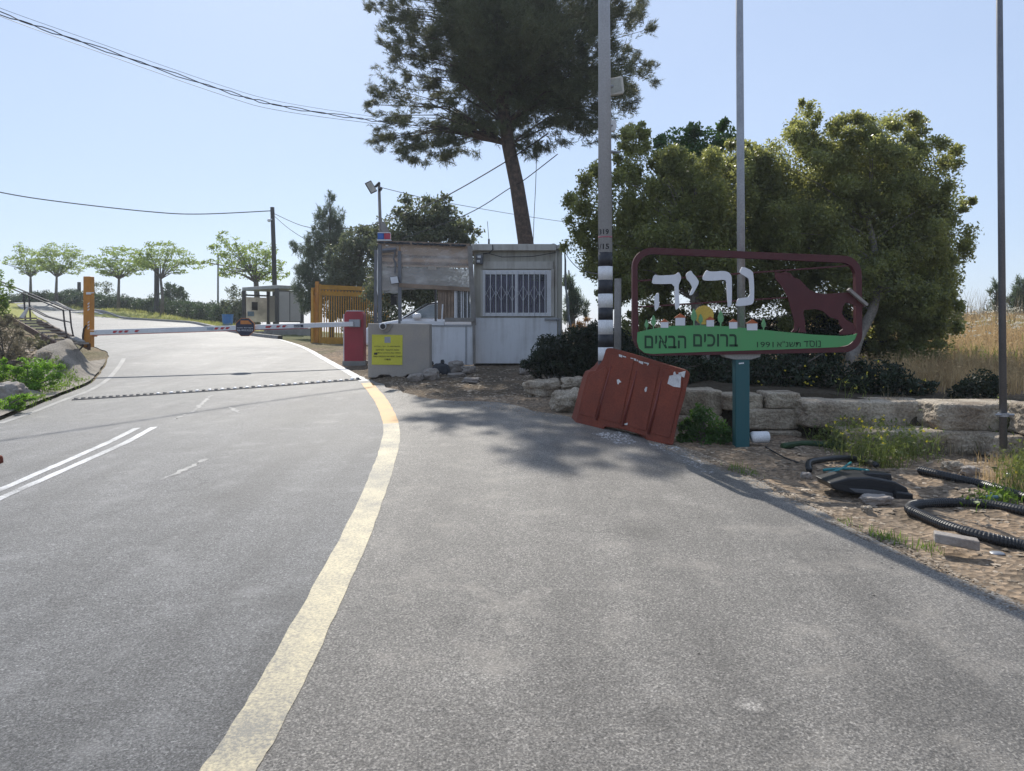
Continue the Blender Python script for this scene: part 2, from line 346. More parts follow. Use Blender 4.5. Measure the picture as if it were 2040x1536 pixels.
# ------------------------------------------------------------------ terrain
def zplane(x, d):
    return .05*d+.025*max(x, -9) if x < 0 else (.05-.003*min(x, 4.5))*d
ctrl = []
for d in (-4, 0, 3, 6, 9, 12, 15):
    for x in (-12, -8, -4, 0, 3, 6, 10): ctrl.append((x, d, zplane(x, d)))
for a in ((398, 646, 42), (240, 634, 52), (144, 621, 58), (72, 610, 66), (553, 676, 28), (603, 691, 24), (650, 720, 18.5),
          (215, 703, 20), (160, 658, 30), (60, 622, 50), (30, 612, 58), (236, 617, 57), (322, 627, 54), (112, 603, 62),
          (552, 666, 37), (600, 668, 38.3), (480, 655, 41), (444, 648, 44.5), (632, 683, 28), (745, 690, 30)):
    q = P(*a); ctrl.append(tuple(q))
for a in ((-.8, 17, .83), (2, 18, .9), (-2, 22, .9), (4, 22, 1.05), (8, 22, 1.1), (0, 30, 1.0), (10, 32, .9), (-8, 44, 1.2), (-2, 60, .2), (20, 40, 0),
          (-60, 60, 3.6), (-60, 80, 4.0), (-40, 85, 2.4), (-30, 75, 1.2), (-20, 62, 1.0), (16, 10, .6), (16, 22, 1.0), (-20, 10, .2), (-22, 20, .9), (-30, 35, 2.0)):
    ctrl.append(a)
C = np.array(ctrl, float)
def tphi(r2): return .5*r2*np.log(r2+1e-9)
def _solve():
    n = len(C); D = ((C[:, None, :2]-C[None, :, :2])**2).sum(-1)
    K = tphi(D)+np.eye(n)*.35; Pm = np.c_[np.ones(n), C[:, :2]]
    A = np.zeros((n+3, n+3)); A[:n, :n] = K; A[:n, n:] = Pm; A[n:, :n] = Pm.T
    return np.linalg.solve(A, np.r_[C[:, 2], 0, 0, 0])
TW = _solve()
def tps(x, y):
    x = np.asarray(x, float); y = np.asarray(y, float); out = np.zeros(x.shape).ravel(); xf, yf = x.ravel(), y.ravel()
    for i in range(0, len(xf), 20000):
        a, b = xf[i:i+20000], yf[i:i+20000]
        D = (a[:, None]-C[None, :, 0])**2+(b[:, None]-C[None, :, 1])**2
        out[i:i+20000] = tphi(D)@TW[:-3]+TW[-3]+TW[-2]*a+TW[-1]*b
    return out.reshape(x.shape)
def on_base(px, py):                                 # pixel ray against the smooth ground
    d = np.linspace(1.5, 70, 4000); z = H+(HY-py)/F*d; g = tps((px-CX)/F*d, d)
    i = int(np.argmax(z < g)); return Vector(((px-CX)/F*d[i], d[i], g[i]))
def xy(px, py): q = on_base(px, py); return (q.x, q.y)
LEFT = [(-9.5, -3), (-9.2, 4), xy(-60, 866), xy(0, 840), xy(65, 812), xy(130, 786), xy(180, 768), xy(204, 742), xy(216, 712), P(214, 700, 20.5)[:2], (-12.6, 22.5), (-15, 26), (-19, 32), (-31, 50), (-37, 58), (-47, 70)]
RIGHT = [(-52, 82), (-46, 74), P(72, 610, 66)[:2], P(144, 621, 58)[:2], P(240, 634, 52)[:2], P(398, 646, 42)[:2], P(553, 676, 28)[:2], P(603, 691, 24)[:2],
         P(652, 720, 18.5)[:2], xy(722, 752), xy(770, 770), xy(830, 793), xy(900, 800), xy(1000, 803), xy(1080, 822), xy(1150, 838), xy(1240, 862), xy(1330, 886), xy(1420, 925), xy(1500, 958), xy(1600, 1008), xy(1700, 1058), xy(1860, 1133), xy(2040, 1222), (3.6, 2.6), (4.4, -3)]
def densify(pl, s=.3):
    o = []
    for a, b in zip(pl[:-1], pl[1:]):
        n = max(1, int(math.dist(a, b)/s)); o += [(a[0]+(b[0]-a[0])*i/n, a[1]+(b[1]-a[1])*i/n) for i in range(n)]
    return o+[tuple(pl[-1])]
def smoothpl(pl, it=3):
    pl = [tuple(p) for p in pl]
    for _ in range(it):
        q = [pl[0]]
        for a, b in zip(pl[:-1], pl[1:]): q += [(.75*a[0]+.25*b[0], .75*a[1]+.25*b[1]), (.25*a[0]+.75*b[0], .25*a[1]+.75*b[1])]
        pl = q+[pl[-1]]
    return pl
def wob(pl, amp, k=1.7):
    return [(x+amp*noise.noise((x*k, y*k, 1)), y+amp*noise.noise((x*k, y*k, 5))) for x, y in pl]
LE = wob(densify(smoothpl(LEFT, 2), .25), .06); RE = wob(densify(smoothpl(RIGHT, 2), .25), .10, 2.2)
ROADP = LE+RE
RP = np.array(ROADP)
def inpoly(x, y, poly):
    x = np.asarray(x); y = np.asarray(y); ins = np.zeros(x.shape, bool); n = len(poly); j = n-1
    for i in range(n):
        xi, yi = poly[i]; xj, yj = poly[j]
        if yi != yj: ins ^= ((yi > y) != (yj > y)) & (x < (xj-xi)*(y-yi)/(yj-yi)+xi)
        j = i
    return ins
def dist_poly(x, y, pl):
    pl = np.array(pl); x = np.asarray(x, float).ravel(); y = np.asarray(y, float).ravel(); best = np.full(x.shape, 1e9)
    for a, b in zip(pl[:-1], pl[1:]):
        ab = b-a; L = ab@ab+1e-12; t = np.clip(((x-a[0])*ab[0]+(y-a[1])*ab[1])/L, 0, 1)
        best = np.minimum(best, np.hypot(x-a[0]-t*ab[0], y-a[1]-t*ab[1]))
    return best
WALL = [(.25, 12.6), (.75, 11.2), (1.15, 10.3), (2.0, 9.3), (3.4, 8.9), (4.6, 8.4), (5.4, 7.8), (7.5, 6.6), (12, 4)]
WX = np.array([p[0] for p in WALL]); WY = np.array([p[1] for p in WALL])
def ss(t): t = np.clip(t, 0, 1); return t*t*(3-2*t)
def terrain(x, y):
    x = np.asarray(x, float); y = np.asarray(y, float); sh = x.shape; x = x.ravel(); y = y.ravel()
    z = tps(np.clip(x, -75, 45), np.clip(y, -6, 95))
    r = np.maximum(0, np.hypot(x+5, y-20)-75); z = z-np.minimum(r*.12, 40)
    # terrace behind the stone wall and the dry slope
    yw = np.interp(x, WX, WY); h = (.44-.10*ss((x-3.6)/2))*ss((x-.3)/1.6); s = y-yw
    z = z+h*ss((s-.02)/.22)+.030*np.clip(s-1.8, 0, 12)*ss((x-2.5)/4)
    ins = inpoly(x, y, ROADP); near = (np.abs(x) < 60) & (y < 80)
    dist = np.full(x.shape, 20.0); dist[near] = dist_poly(x[near], y[near], ROADP+[ROADP[0]])
    # left bank
    lb = (~ins) & (x < -6) & (x < -4-.55*y+3.2) & (y > 4)
    k = np.interp(y, [4, 10, 13, 16, 22, 30], [.02, .06, .14, .30, .26, .05])
    add = np.minimum(k*dist, 1.2); cap = np.maximum(1.52-z, 0)+np.clip(-x-12.5, 0, 5)*.25
    z = np.where(lb, z+np.minimum(add, cap), z)
    # concrete mound under the orange post
    m = np.exp(-(((x+9.25)/.95)**2+np.where(y < 16.4, ((y-16.4)/1.9)**2, ((y-16.4)/.7)**2)))
    z = np.where(ins, z, np.maximum(z, z*0+tps(x, y)+.72*m*ss(dist/.7)))
    rough = (.035*nz(x, y, 1.1)+.03*nz(x, y, 3.3))*ss(dist/.5)*np.where(y < 40, 1, 0)
    z = np.where(ins, z-.07*ss(dist/.12), z+rough+.0)
    return z.reshape(sh)
def nz(x, y, k):                                     # cheap smooth noise
    return (np.sin(x*k*2.1+1.3*np.sin(y*k*1.7))+np.sin(y*k*2.6+1.9*np.sin(x*k*1.3+2))+np.sin((x+y)*k*4.1+2*np.sin((x-y)*k*2.2)))/3
def T(x, y): return float(terrain(np.array([x]), np.array([y]))[0])
def Rz(x, y): return float(tps(np.array([x]), np.array([y]))[0])
def on(px, py, dmax=70):
    d = np.linspace(2, dmax, 3000); z = H+(HY-py)/F*d; g = terrain((px-CX)/F*d, d)
    i = int(np.argmax(z < g)); return Vector(((px-CX)/F*d[i], d[i], g[i]))
def axis(lo, fa, fb, hi, st):
    a = [fa]; s = st
    while a[-1] > lo: s *= 1.12; a.append(a[-1]-s)
    a = a[::-1]; a += list(np.arange(fa+st, fb, st)); s = st
    while a[-1] < hi: s *= 1.12; a.append(a[-1]+s)
    return np.array(a)
GX = axis(-120, -15, 9, 120, .13); GY = axis(-30, -1, 23, 130, .13)
XX, YY = np.meshgrid(GX, GY); ZZ = terrain(XX, YY)
nx, ny = len(GX), len(GY)
ii = np.arange(nx*ny).reshape(ny, nx); Fq = np.stack([ii[:-1, :-1], ii[:-1, 1:], ii[1:, 1:], ii[1:, :-1]], -1).reshape(-1, 4)
def ground_mat():
    m, n, b, N, L = new_mat('dirt_and_gravel'); tc = N.new('ShaderNodeTexCoord').outputs['Object']
    a = noise_node(N, L, tc, 1.3, 6, .6); f = noise_node(N, L, tc, 28, 5, .65); v = N.new('ShaderNodeTexVoronoi'); v.inputs['Scale'].default_value = 24; L.new(tc, v.inputs['Vector'])
    c = mixc(N, L, ramp(N, L, a.outputs['Fac'], [(.35, 0), (.65, 1)]).outputs[0], (.27, .195, .13), (.17, .135, .10))
    st = ramp(N, L, v.outputs['Color'], [(.0, .55), (.6, 1), (1, 1.7)]); c = mixc(N, L, 1., c, st.outputs[0], 'MULTIPLY')
    g = ramp(N, L, f.outputs['Fac'], [(.3, .7), (.7, 1.3)]); c = mixc(N, L, 1., c, g.outputs[0], 'MULTIPLY')
    at = N.new('ShaderNodeAttribute'); at.attribute_name = 'cover'
    gr = mixc(N, L, f.outputs['Fac'], (.05, .065, .02), (.16, .15, .06)); sp = N.new('ShaderNodeSeparateColor'); L.new(at.outputs['Color'], sp.inputs[0])
    c = mixc(N, L, sp.outputs[0], c, gr); c = mixc(N, L, sp.outputs[1], c, mixc(N, L, f.outputs['Fac'], (.035, .028, .02), (.075, .06, .04)))
    c = mixc(N, L, sp.outputs[2], c, mixc(N, L, f.outputs['Fac'], (.22, .24, .06), (.34, .32, .1)))
    L.new(c, b.inputs['Base Color']); b.inputs['Roughness'].default_value = .95; b.inputs['Specular IOR Level'].default_value = .15
    bump(N, L, b, v.outputs['Distance'], .6, .03); return m
ground = np_obj('ground', np.c_[XX.ravel(), YY.ravel(), ZZ.ravel()], Fq, ground_mat(), smooth=True); tag(ground, kind='structure')
def cover():
    x, y = XX.ravel(), YY.ravel(); yw = np.interp(x, WX, WY); s = y-yw
    soil = np.maximum(ss((s+.25)/.2)*ss((x-.2)/.6)*(1-ss((x-4.6)/1.2)*ss((s-2.2)/.8)), .55*((x > -3.6) & (x < 2.6) & (y > 11.5) & (y < 22)))
    grass = np.clip(((x < -5) & (y > 8) & (y < 45) & ~inpoly(x, y, ROADP)).astype(float)*.6*(.6+.5*nz(x, y, .7)), 0, 1)
    far = ((x > -60) & (x < -12) & (y > 38)).astype(float)
    grass = np.maximum(grass, ss((y-24)/6)*(1-far))
    col = np.c_[np.clip(grass, 0, 1), np.clip(soil, 0, 1), far, np.ones(len(x))].astype(np.float32)
    ca = ground.data.color_attributes.new('cover', 'FLOAT_COLOR', 'POINT'); ca.data.foreach_set('color', col.ravel())
cover()

# ------------------------------------------------------------------ road sheet
YL = [xy(413, 1600), xy(466, 1536), xy(560, 1370), xy(640, 1210), xy(708, 1075), xy(755, 960), xy(781, 880), xy(779, 840), xy(760, 800), xy(742, 778), xy(727, 760),
      P(652, 716, 18.6)[:2], P(606, 691, 23.8)[:2], P(556, 675.5, 27.9)[:2], P(500, 666, 33)[:2], P(398, 650, 41)[:2], P(240, 637, 51)[:2], P(144, 623, 57.2)[:2]]
YLS = smoothpl(YL, 3)
def road():
    bd = ROADP; pts = [Vector(p) for p in bd]; n0 = len(pts); edges = [(i, (i+1) % n0) for i in range(n0)]
    mid = densify([p for p in YLS if p[1] < 40], .3); k = len(pts); pts += [Vector(p) for p in mid]; edges += [(k+i, k+i+1) for i in range(len(mid)-1)]
    xs = np.arange(-9.5, 4.5, .3); ys = np.arange(-3, 20, .3); gx, gy = np.meshgrid(xs, ys); gx = gx.ravel()+RNG.uniform(-.05, .05, gx.size); gy = gy.ravel()+RNG.uniform(-.05, .05, gy.size)
    xs = np.arange(-52, 0, 1.); ys = np.arange(20, 80, 1.); hx, hy = np.meshgrid(xs, ys); gx = np.r_[gx, hx.ravel()]; gy = np.r_[gy, hy.ravel()]
    keep = inpoly(gx, gy, bd); gx, gy = gx[keep], gy[keep]; keep = dist_poly(gx, gy, bd+[bd[0]]) > .12; gx, gy = gx[keep], gy[keep]
    pts += [Vector((a, b)) for a, b in zip(gx, gy)]
    vo, eo, fo, *_ = delaunay_2d_cdt(pts, edges, [], 0, 1e-5)
    V = np.array([tuple(v) for v in vo]); Fa = np.array([f for f in fo if len(f) == 3]); cen = V[Fa].mean(1)
    Fa = Fa[inpoly(cen[:, 0], cen[:, 1], bd)]; cen = V[Fa].mean(1)
    Z = tps(V[:, 0], V[:, 1])+.012
    o = np_obj('road', np.c_[V, Z], Fa, A_ROAD, smooth=True); tag(o, kind='structure')
    o.data.materials.append(A_FAR); o.data.materials.append(A_LOT)
    # lot = right of the yellow line
    yy = np.array([p[1] for p in YLS]); xx = np.array([p[0] for p in YLS]); s = np.argsort(yy)
    lot = cen[:, 0] > np.interp(cen[:, 1], yy[s], xx[s])
    sx, sy = [xy(0, 842), xy(400, 846), xy(775, 846)], None
    seam = np.interp(cen[:, 0], [p[0] for p in sx], [p[1] for p in sx])
    mi = np.where(lot & (cen[:, 1] < 14.6), 2, np.where(cen[:, 1] > seam, 1, 0)); o.data.polygons.foreach_set('material_index', mi.astype(np.int32))
    # skirt along the edge
    sk = MB(); n = len(bd)
    top = [Vector((x, y, Rz(x, y)+.0119)) for x, y in bd]
    idx = [i for i in range(n-1) if bd[i][1] < 30]
    for i in idx: sk.add([top[i], top[i+1], top[i+1]-Vector((0, 0, .1)), top[i]-Vector((0, 0, .1))], [(0, 1, 2, 3)])
    tag(sk.build('road_edge', A_ROAD), kind='structure')
road()
def ribbon(name, pl, width, mat, lift=.0148, step=.1, jag=.005):
    pl = densify(pl, step); L = []; Rr = []
    for i, p in enumerate(pl):
        a = Vector(pl[max(i-1, 0)]); b = Vector(pl[min(i+1, len(pl)-1)]); t = (b-a).normalized(); nrm = Vector((-t.y, t.x))
        wd = width(i/len(pl)) if callable(width) else width
        j1, j2 = rnd(-jag, jag), rnd(-jag, jag)
        L.append(Vector(p)+nrm*(wd/2+j1)); Rr.append(Vector(p)-nrm*(wd/2+j2))
    A = np.array(L+Rr); Z = tps(A[:, 0], A[:, 1])+lift; n = len(pl)
    fq = np.array([(i, i+n, i+n+1, i+1) for i in range(n-1)])
    return tag(np_obj(name, np.c_[A, Z], fq, mat), kind='structure')
i_o = min(range(len(YLS)), key=lambda i: math.dist(YLS[i], xy(779, 845))); i_t = min(range(len(YLS)), key=lambda i: math.dist(YLS[i], xy(730, 764)))
ribbon('yellow_edge_line', YLS[:i_o+1], .19, PAINT_Y)
ribbon('ochre_edge_line', YLS[i_o:i_t+1], .19, PAINT_O)
ribbon('far_edge_line', YLS[i_t+1:], .16, PAINT_W)
ribbon('white_centre_line', [xy(-130, 1040), xy(0, 979), xy(140, 918), xy(225, 880), xy(273, 855)], .085, PAINT_W)
ribbon('white_centre_line', [xy(-130, 1062), xy(0, 997), xy(150, 930), xy(250, 885), xy(307, 853)], .085, PAINT_W)
ribbon('worn_side_line', smoothpl([xy(247, 715), xy(240, 728), xy(215, 758), xy(180, 780), xy(130, 797), xy(60, 826), xy(0, 846)]), .09, PAINT_FADED)
for a in ([(320, 960), (365, 940), (412, 917)], [(345, 838), (385, 822), (420, 790)], [(458, 812), (478, 826)]):
    ribbon('paint_scuff', [xy(*q) for q in a], lambda t: .02+.06*math.sin(math.pi*min(t, .99))*rnd(.3, 1), PAINT_FADED, .0140, .06, .03)
def sheet(name, outline, mat, lift, step=.3):       # draped flat patch from an outline in ground metres
    bd = densify(outline+[outline[0]], step)[:-1]; pts = [Vector(p) for p in bd]; n0 = len(pts)
    A = np.array(bd); gx, gy = np.meshgrid(np.arange(A[:, 0].min(), A[:, 0].max(), step), np.arange(A[:, 1].min(), A[:, 1].max(), step)); gx, gy = gx.ravel(), gy.ravel()
    k = inpoly(gx, gy, bd); gx, gy = gx[k], gy[k]; pts += [Vector((a, b)) for a, b in zip(gx, gy)]
    vo, eo, fo, *_ = delaunay_2d_cdt(pts, [(i, (i+1) % n0) for i in range(n0)], [], 0, 1e-5)
    V = np.array([tuple(v) for v in vo]); Fa = np.array([f for f in fo if len(f) == 3]); cen = V[Fa].mean(1); Fa = Fa[inpoly(cen[:, 0], cen[:, 1], bd)]
    return np_obj(name, np.c_[V, terrain(V[:, 0], V[:, 1])+lift], Fa, mat, smooth=True)
# concrete apron on the mound beside the road
ap = [(-10.1, 17.0), (-9.6, 17.3), (-8.9, 17.2), (-8.3, 16.6), (-7.95, 15.6), (-7.9, 14.4)]
ap = [P(150, 690, 16.6)[:2], (-9.8, 17.6)]
edge = [p for p in LE if 9.5 < p[1] < 18.6 and p[0] > -10.2]
edge = [(x-.03, y+.0) for x, y in edge][::-1]
back = [(-7.6, 10.2), (-8.0, 11.6), (-8.55, 12.6), (-8.9, 13.8), (-9.5, 15.4)]
tag(sheet('concrete_apron', ap+edge+back, APRON, .06, .13), kind='structure')
# kerb and verge along the far side of the road
kb = MB(); kl = densify([p for p in smoothpl(RIGHT[1:7], 2)], .8)
for a, b in zip(kl[:-1], kl[1:]):
    za, zb = Rz(*a), Rz(*b); t = (Vector(b)-Vector(a)).normalized(); nn = Vector((-t.y, t.x, 0))*-.09
    if nn.y < 0: nn = -nn
    A = Vector((*a, za+.13)); B = Vector((*b, zb+.13)); dn = Vector((0, 0, -.25))
    kb.add([A, B, B+nn*2, A+nn*2, A+dn, B+dn, B+nn*2+dn, A+nn*2+dn], [(0, 1, 2, 3), (0, 4, 5, 1), (2, 6, 7, 3)])
tag(kb.build('kerb', CONC), kind='structure')

# ------------------------------------------------------------------ foliage tools
def randdir(n):
    v = RNG.normal(size=(n, 3)); return v/np.linalg.norm(v, axis=1, keepdims=True)
def leaves(name, pts, size, mat, parent=None, at=(0, 0, 0), aspect=.5, flat=.0, droop=0):
    pts = np.asarray(pts); n = len(pts); t = randdir(n); t[:, 2] -= droop; t /= np.linalg.norm(t, axis=1, keepdims=True)
    q = randdir(n); q[:, 2] *= (1-flat); s = np.cross(t, q); s /= np.linalg.norm(s, axis=1, keepdims=True)+1e-9
    L = (size*RNG.uniform(.6, 1.25, n))[:, None]; W = L*aspect
    V = np.stack([pts-t*L/2, pts+s*W/2-t*L*.08, pts+t*L/2, pts-s*W/2-t*L*.08], 1).reshape(-1, 3)
    return np_obj(name, V, np.arange(4*n).reshape(n, 4), mat, parent, at)
def blades(name, pts, h, wd, mat, parent=None, at=(0, 0, 0), lean=.35, tip=None):
    pts = np.asarray(pts); n = len(pts); hh = (h*RNG.uniform(.5, 1.2, n))[:, None] if np.isscalar(h) else np.asarray(h)[:, None]
    a = RNG.uniform(0, 2*np.pi, n); dr = np.c_[np.cos(a), np.sin(a), np.zeros(n)]; b = RNG.uniform(0, 2*np.pi, n); sd = np.c_[np.cos(b), np.sin(b), np.zeros(n)]
    ln = (RNG.uniform(0, lean, n))[:, None]; up = np.array([0, 0, 1.])
    m = pts+up*hh*.55+dr*hh*ln*.35; t = pts+up*hh*(1-ln*.3)+dr*hh*ln
    V = np.stack([pts-sd*wd/2, pts+sd*wd/2, m+sd*wd*.4, m-sd*wd*.4, t+sd*wd*.06, t-sd*wd*.06], 1).reshape(-1, 3)
    k = np.arange(n)[:, None]*6; Fq = np.concatenate([k+np.array([[0, 1, 2, 3]]), k+np.array([[3, 2, 4, 5]])], 0)
    return np_obj(name, V, Fq, mat, parent, at)
def clump_pts(clumps, density, sub=9, sig=.30, fill=.25):
    """clumps: (centre, (rx,ry,rz)); returns leaf points gathered in uneven sub-clusters near each ellipsoid's surface, and the sub-cluster centres"""
    out = []; cs = []
    for c, r in clumps:
        c = np.array(c); r = np.array(r); area = (r[0]*r[2]+r[0]*r[1]+r[1]*r[2])
        n = int(density*area); k = max(4, int(sub*area**.5*1.4)); dd = randdir(k); cc = c+dd*r*RNG.choice([.62, .72, .8, .88, .95, 1.0, 1.1], (k, 1)); cs.append(cc)
        w_ = RNG.uniform(.4, 1.6, k); w_ /= w_.sum(); pick = RNG.choice(k, int(n*(1-fill)), p=w_)
        off = randdir(len(pick))*RNG.uniform(0, 1, (len(pick), 1))**.6
        out.append(cc[pick]+off*r*sig*RNG.uniform(.7, 1.3, (len(pick), 1)))
        m = int(n*fill); out.append(c+randdir(m)*r*(RNG.uniform(0, 1, (m, 1))**.4)*.95)
    return np.concatenate(out), np.concatenate(cs)
def pclumps(lst, d, dep=1.0):                        # (px,py,rx,ry[,dd]) -> ellipsoids
    o = []
    for a in lst:
        px, py, rx, ry = a[:4]; dd = d+(a[4] if len(a) > 4 else 0)
        o.append((tuple(P(px, py, dd)), (rx/F*dd, (rx+ry)/2/F*dd*dep, ry/F*dd)))
    return o
def branches(mb, trunk, targets, r0, n=5, frac=(.35, .95), sag=.1):
    trunk = [Vector(p) for p in trunk]
    for t in targets:
        t = Vector(t); best = None
        for i in range(1, len(trunk)):
            a, b = trunk[i-1], trunk[i]
            for k in (0, .5):
                q = a.lerp(b, k)
                if q.z < t.z-.05*(t-q).length or i == 1:
                    s = (t-q).length+.6*abs((t.z-q.z)-.45*math.hypot(t.x-q.x, t.y-q.y))
                    if best is None or s < best[0]: best = (s, q)
        q = best[1]; m = q.lerp(t, .5)+Vector((rnd(-.08, .08), rnd(-.08, .08), .12))*(t-q).length
        mb.tube([q, q.lerp(m, .5)+Vector((0, 0, .02)), m, t], [r0, r0*.75, r0*.5, r0*.15], n, False)

# pine
def tufts(name, cen, mat, parent, nl, L, wd, up=.5, outc=None):
    n = len(cen); cen = np.repeat(cen, nl, 0); N_ = n*nl
    ax = RNG.normal(size=(n, 3))*.6; ax[:, 2] += up
    if outc is not None: o = (np.asarray(outc)); ax += o*.9
    ax /= np.linalg.norm(ax, axis=1, keepdims=True); ax = np.repeat(ax, nl, 0)
    d = ax+randdir(N_)*.75; d /= np.linalg.norm(d, axis=1, keepdims=True)
    st = cen+ax*RNG.uniform(-.9, .6, (N_, 1))*L; s = np.cross(d, randdir(N_)); s /= np.linalg.norm(s, axis=1, keepdims=True)
    l = L*RNG.uniform(.7, 1.2, (N_, 1))
    V = np.stack([st-s*wd/2, st+s*wd/2, st+d*l], 1).reshape(-1, 3)
    return np_obj(name, V, np.arange(3*N_).reshape(-1, 3), mat, parent)
def pine():
    D = 21.; b = P(1052, 730, D); b.z = T(b.x, b.y)-.1
    t = thing('pine_tree', 'tall pine with bare leaning trunk rising behind the white guard hut', 'tree', b)
    tr = [b, P(1056, 600, D), P(1047, 480, D), P(1030, 370, D), P(1013, 290, D), P(1000, 200, D), P(990, 100, D), P(985, 40, D), P(985, -10, D), P(990, -50, D)]
    mb = MB(); mb.tube(tr, [.27, .24, .215, .195, .18, .165, .14, .11, .08, .03], 14)
    core = pclumps([(1010, 80, 120, 105), (990, 205, 85, 62), (1110, 110, 115, 100, .3), (1170, 200, 90, 55, -.2), (970, -20, 120, 60), (1090, -15, 130, 60), (1010, 70, 120, 100, -1.4), (1030, 80, 130, 110, 1.4), (1040, 170, 130, 70, 1.1), (920, 110, 70, 80)], D)
    rim = pclumps([(870, 30, 100, 75, .5), (820, 130, 62, 55, -.4), (772, 182, 38, 24, -.5), (848, 215, 75, 50, .3), (770, 258, 50, 28, -.6), (800, 290, 50, 26, -.2), (850, 305, 66, 26, -.3), (905, 285, 50, 40, .4), (1235, 50, 55, 60, .3), (1262, 150, 46, 44, .5),
                   (1110, 258, 100, 40, .3), (1050, 288, 48, 26), (1225, 262, 42, 20, .5), (800, 70, 44, 50, -.3), (760, 5, 42, 22, .4), (1195, -10, 60, 45, -.5), (930, 250, 70, 40), (900, -90, 110, 50), (1020, -110, 120, 50), (745, 215, 22, 14, -.5), (1290, 130, 20, 14, .4), (1190, 120, 60, 90, -.8), (820, -70, 95, 62, .2), (890, -140, 110, 65), (830, -205, 75, 50), (960, -150, 110, 70), (760, -120, 50, 40, .3)], D)
    p1, c1 = clump_pts(core, 520, 15, .28, .16); p2, c2 = clump_pts(rim, 300, 17, .22, .05); pts = np.concatenate([p1, p2]); cs = np.concatenate([c1, c2])
    branches(mb, tr[4:], c2[RNG.choice(len(c2), 130, replace=False)], .03, 5); branches(mb, tr[4:], c1[RNG.choice(len(c1), 30, replace=False)], .03, 5)
    mb.build('trunk', BARK, t, smooth=True)
    cen = np.array(P(1000, 120, D)); oc = pts-cen; oc /= np.linalg.norm(oc, axis=1, keepdims=True)
    tufts('crown', pts, L_PINE, t, 15, .13, .013, .35, oc)
pine()
def broad(name, label, cat, D, clist, trunk, tr_r, leaf, lsize, dens, mat, bark, nbr=40, sub=9, sig=.3, fill=.25, aspect=.55, dep=1.0, group=None, br=.03):
    b = Vector(trunk[0]); t = thing(name, label, cat, b, group)
    pts, cs = clump_pts(pclumps(clist, D, dep), dens, sub, sig, fill)
    mb = MB(); mb.tube(trunk, tr_r, 10); zc = Vector(trunk[len(trunk)//2]).z; hi = cs[cs[:, 2] > zc+.3]; branches(mb, trunk[len(trunk)//2:], hi[RNG.choice(len(hi), min(nbr, len(hi)), replace=False)], br, 5)
    mb.build('trunk', bark, t, smooth=True); leaves('crown', pts, lsize, mat, t, aspect=aspect); return t
def gp(px, d, dz=-.05): x = (px-CX)/F*d; return Vector((x, d, T(x, d)+dz))
D = 12.6
broad('broadleaf_tree', 'spreading yellow-green broadleaf tree behind the left half of the welcome sign', 'tree', D,
      [(1205, 400, 70, 70), (1175, 480, 48, 60), (1262, 310, 42, 50), (1262, 268, 26, 26), (1345, 345, 60, 55, .3), (1300, 430, 85, 90), (1430, 395, 85, 90), (1390, 500, 110, 95), (1235, 520, 75, 75), (1300, 575, 65, 55, .4),
       (1215, 590, 32, 26), (1345, 640, 60, 40, .5), (1440, 600, 70, 60, .6), (1480, 320, 50, 45, .4), (1400, 445, 100, 100, 1.2), (1290, 500, 80, 90, 1.2), (1255, 650, 30, 30)],
      [gp(1400, D), P(1402, 690, D), P(1385, 600, D), P(1375, 500, D), P(1360, 420, D)], [.12, .10, .085, .06, .03], None, .055, 11500, L_FIC, BARKW, 30, br=.018, sub=14, sig=.26, fill=.18)
broad('broadleaf_tree', 'largest yellow-green broadleaf tree, pale forked trunk at the right end of the welcome sign', 'tree', D+.4,
      [(1612, 232, 30, 36), (1690, 290, 85, 55), (1785, 258, 60, 42), (1530, 345, 48, 55), (1505, 420, 60, 80), (1515, 520, 60, 80), (1600, 325, 85, 70), (1725, 355, 105, 85), (1838, 320, 62, 55), (1872, 372, 45, 55), (1908, 408, 32, 20), (1830, 460, 80, 90), (1700, 480, 120, 100), (1565, 455, 90, 100),
       (1862, 555, 52, 65), (1872, 620, 42, 60), (1850, 690, 52, 36), (1800, 705, 60, 38), (1845, 640, 60, 50), (1780, 600, 80, 70), (1775, 690, 50, 42), (1560, 590, 80, 65, .4), (1660, 600, 80, 60, .5), (1700, 420, 130, 130, 1.3), (1800, 520, 90, 130, 1.2), (1600, 480, 100, 110, 1.2), (1840, 545, 70, 120, .8), (1730, 690, 60, 50, .6), (1765, 570, 60, 42, -.6), (1700, 555, 60, 40, -.7), (1825, 600, 50, 45, -.5), (1775, 640, 30, 30, -.3)],
      [gp(1692, D), P(1697, 710, D), P(1712, 670, D), P(1738, 620, D), P(1752, 570, D), P(1740, 480, D+.3), P(1720, 400, D+.4)], [.11, .10, .085, .075, .065, .05, .03], None, .055, 11500, L_FIC, BARKW, 34, br=.018, sub=14, sig=.26, fill=.18)
broad('dark_tree', 'dark green glossy tree showing above the yellow-green crown behind the sign', 'tree', 15.5,
      [(1345, 295, 46, 44), (1400, 305, 60, 55), (1448, 278, 32, 32), (1372, 350, 70, 60), (1420, 380, 70, 60)],
      [gp(1395, 15.5), P(1395, 600, 15.5), P(1390, 450, 15.5), P(1388, 350, 15.5)], [.13, .11, .08, .04], None, .09, 5200, L_FICD, BARKG, 25)
broad('olive_tree', 'dark grey-green bushy tree directly behind the plastic-sheeted guard booth', 'tree', 27.,
      [(845, 425, 55, 38), (800, 450, 45, 35), (890, 450, 55, 40), (850, 480, 90, 50), (920, 490, 30, 35), (780, 500, 40, 50), (860, 560, 90, 60), (800, 590, 70, 60)],
      [gp(850, 27.), P(850, 600, 27.), P(848, 500, 27.), P(845, 430, 27.)], [.16, .14, .1, .04], None, .13, 1500, L_OLI, BARKG, 40)
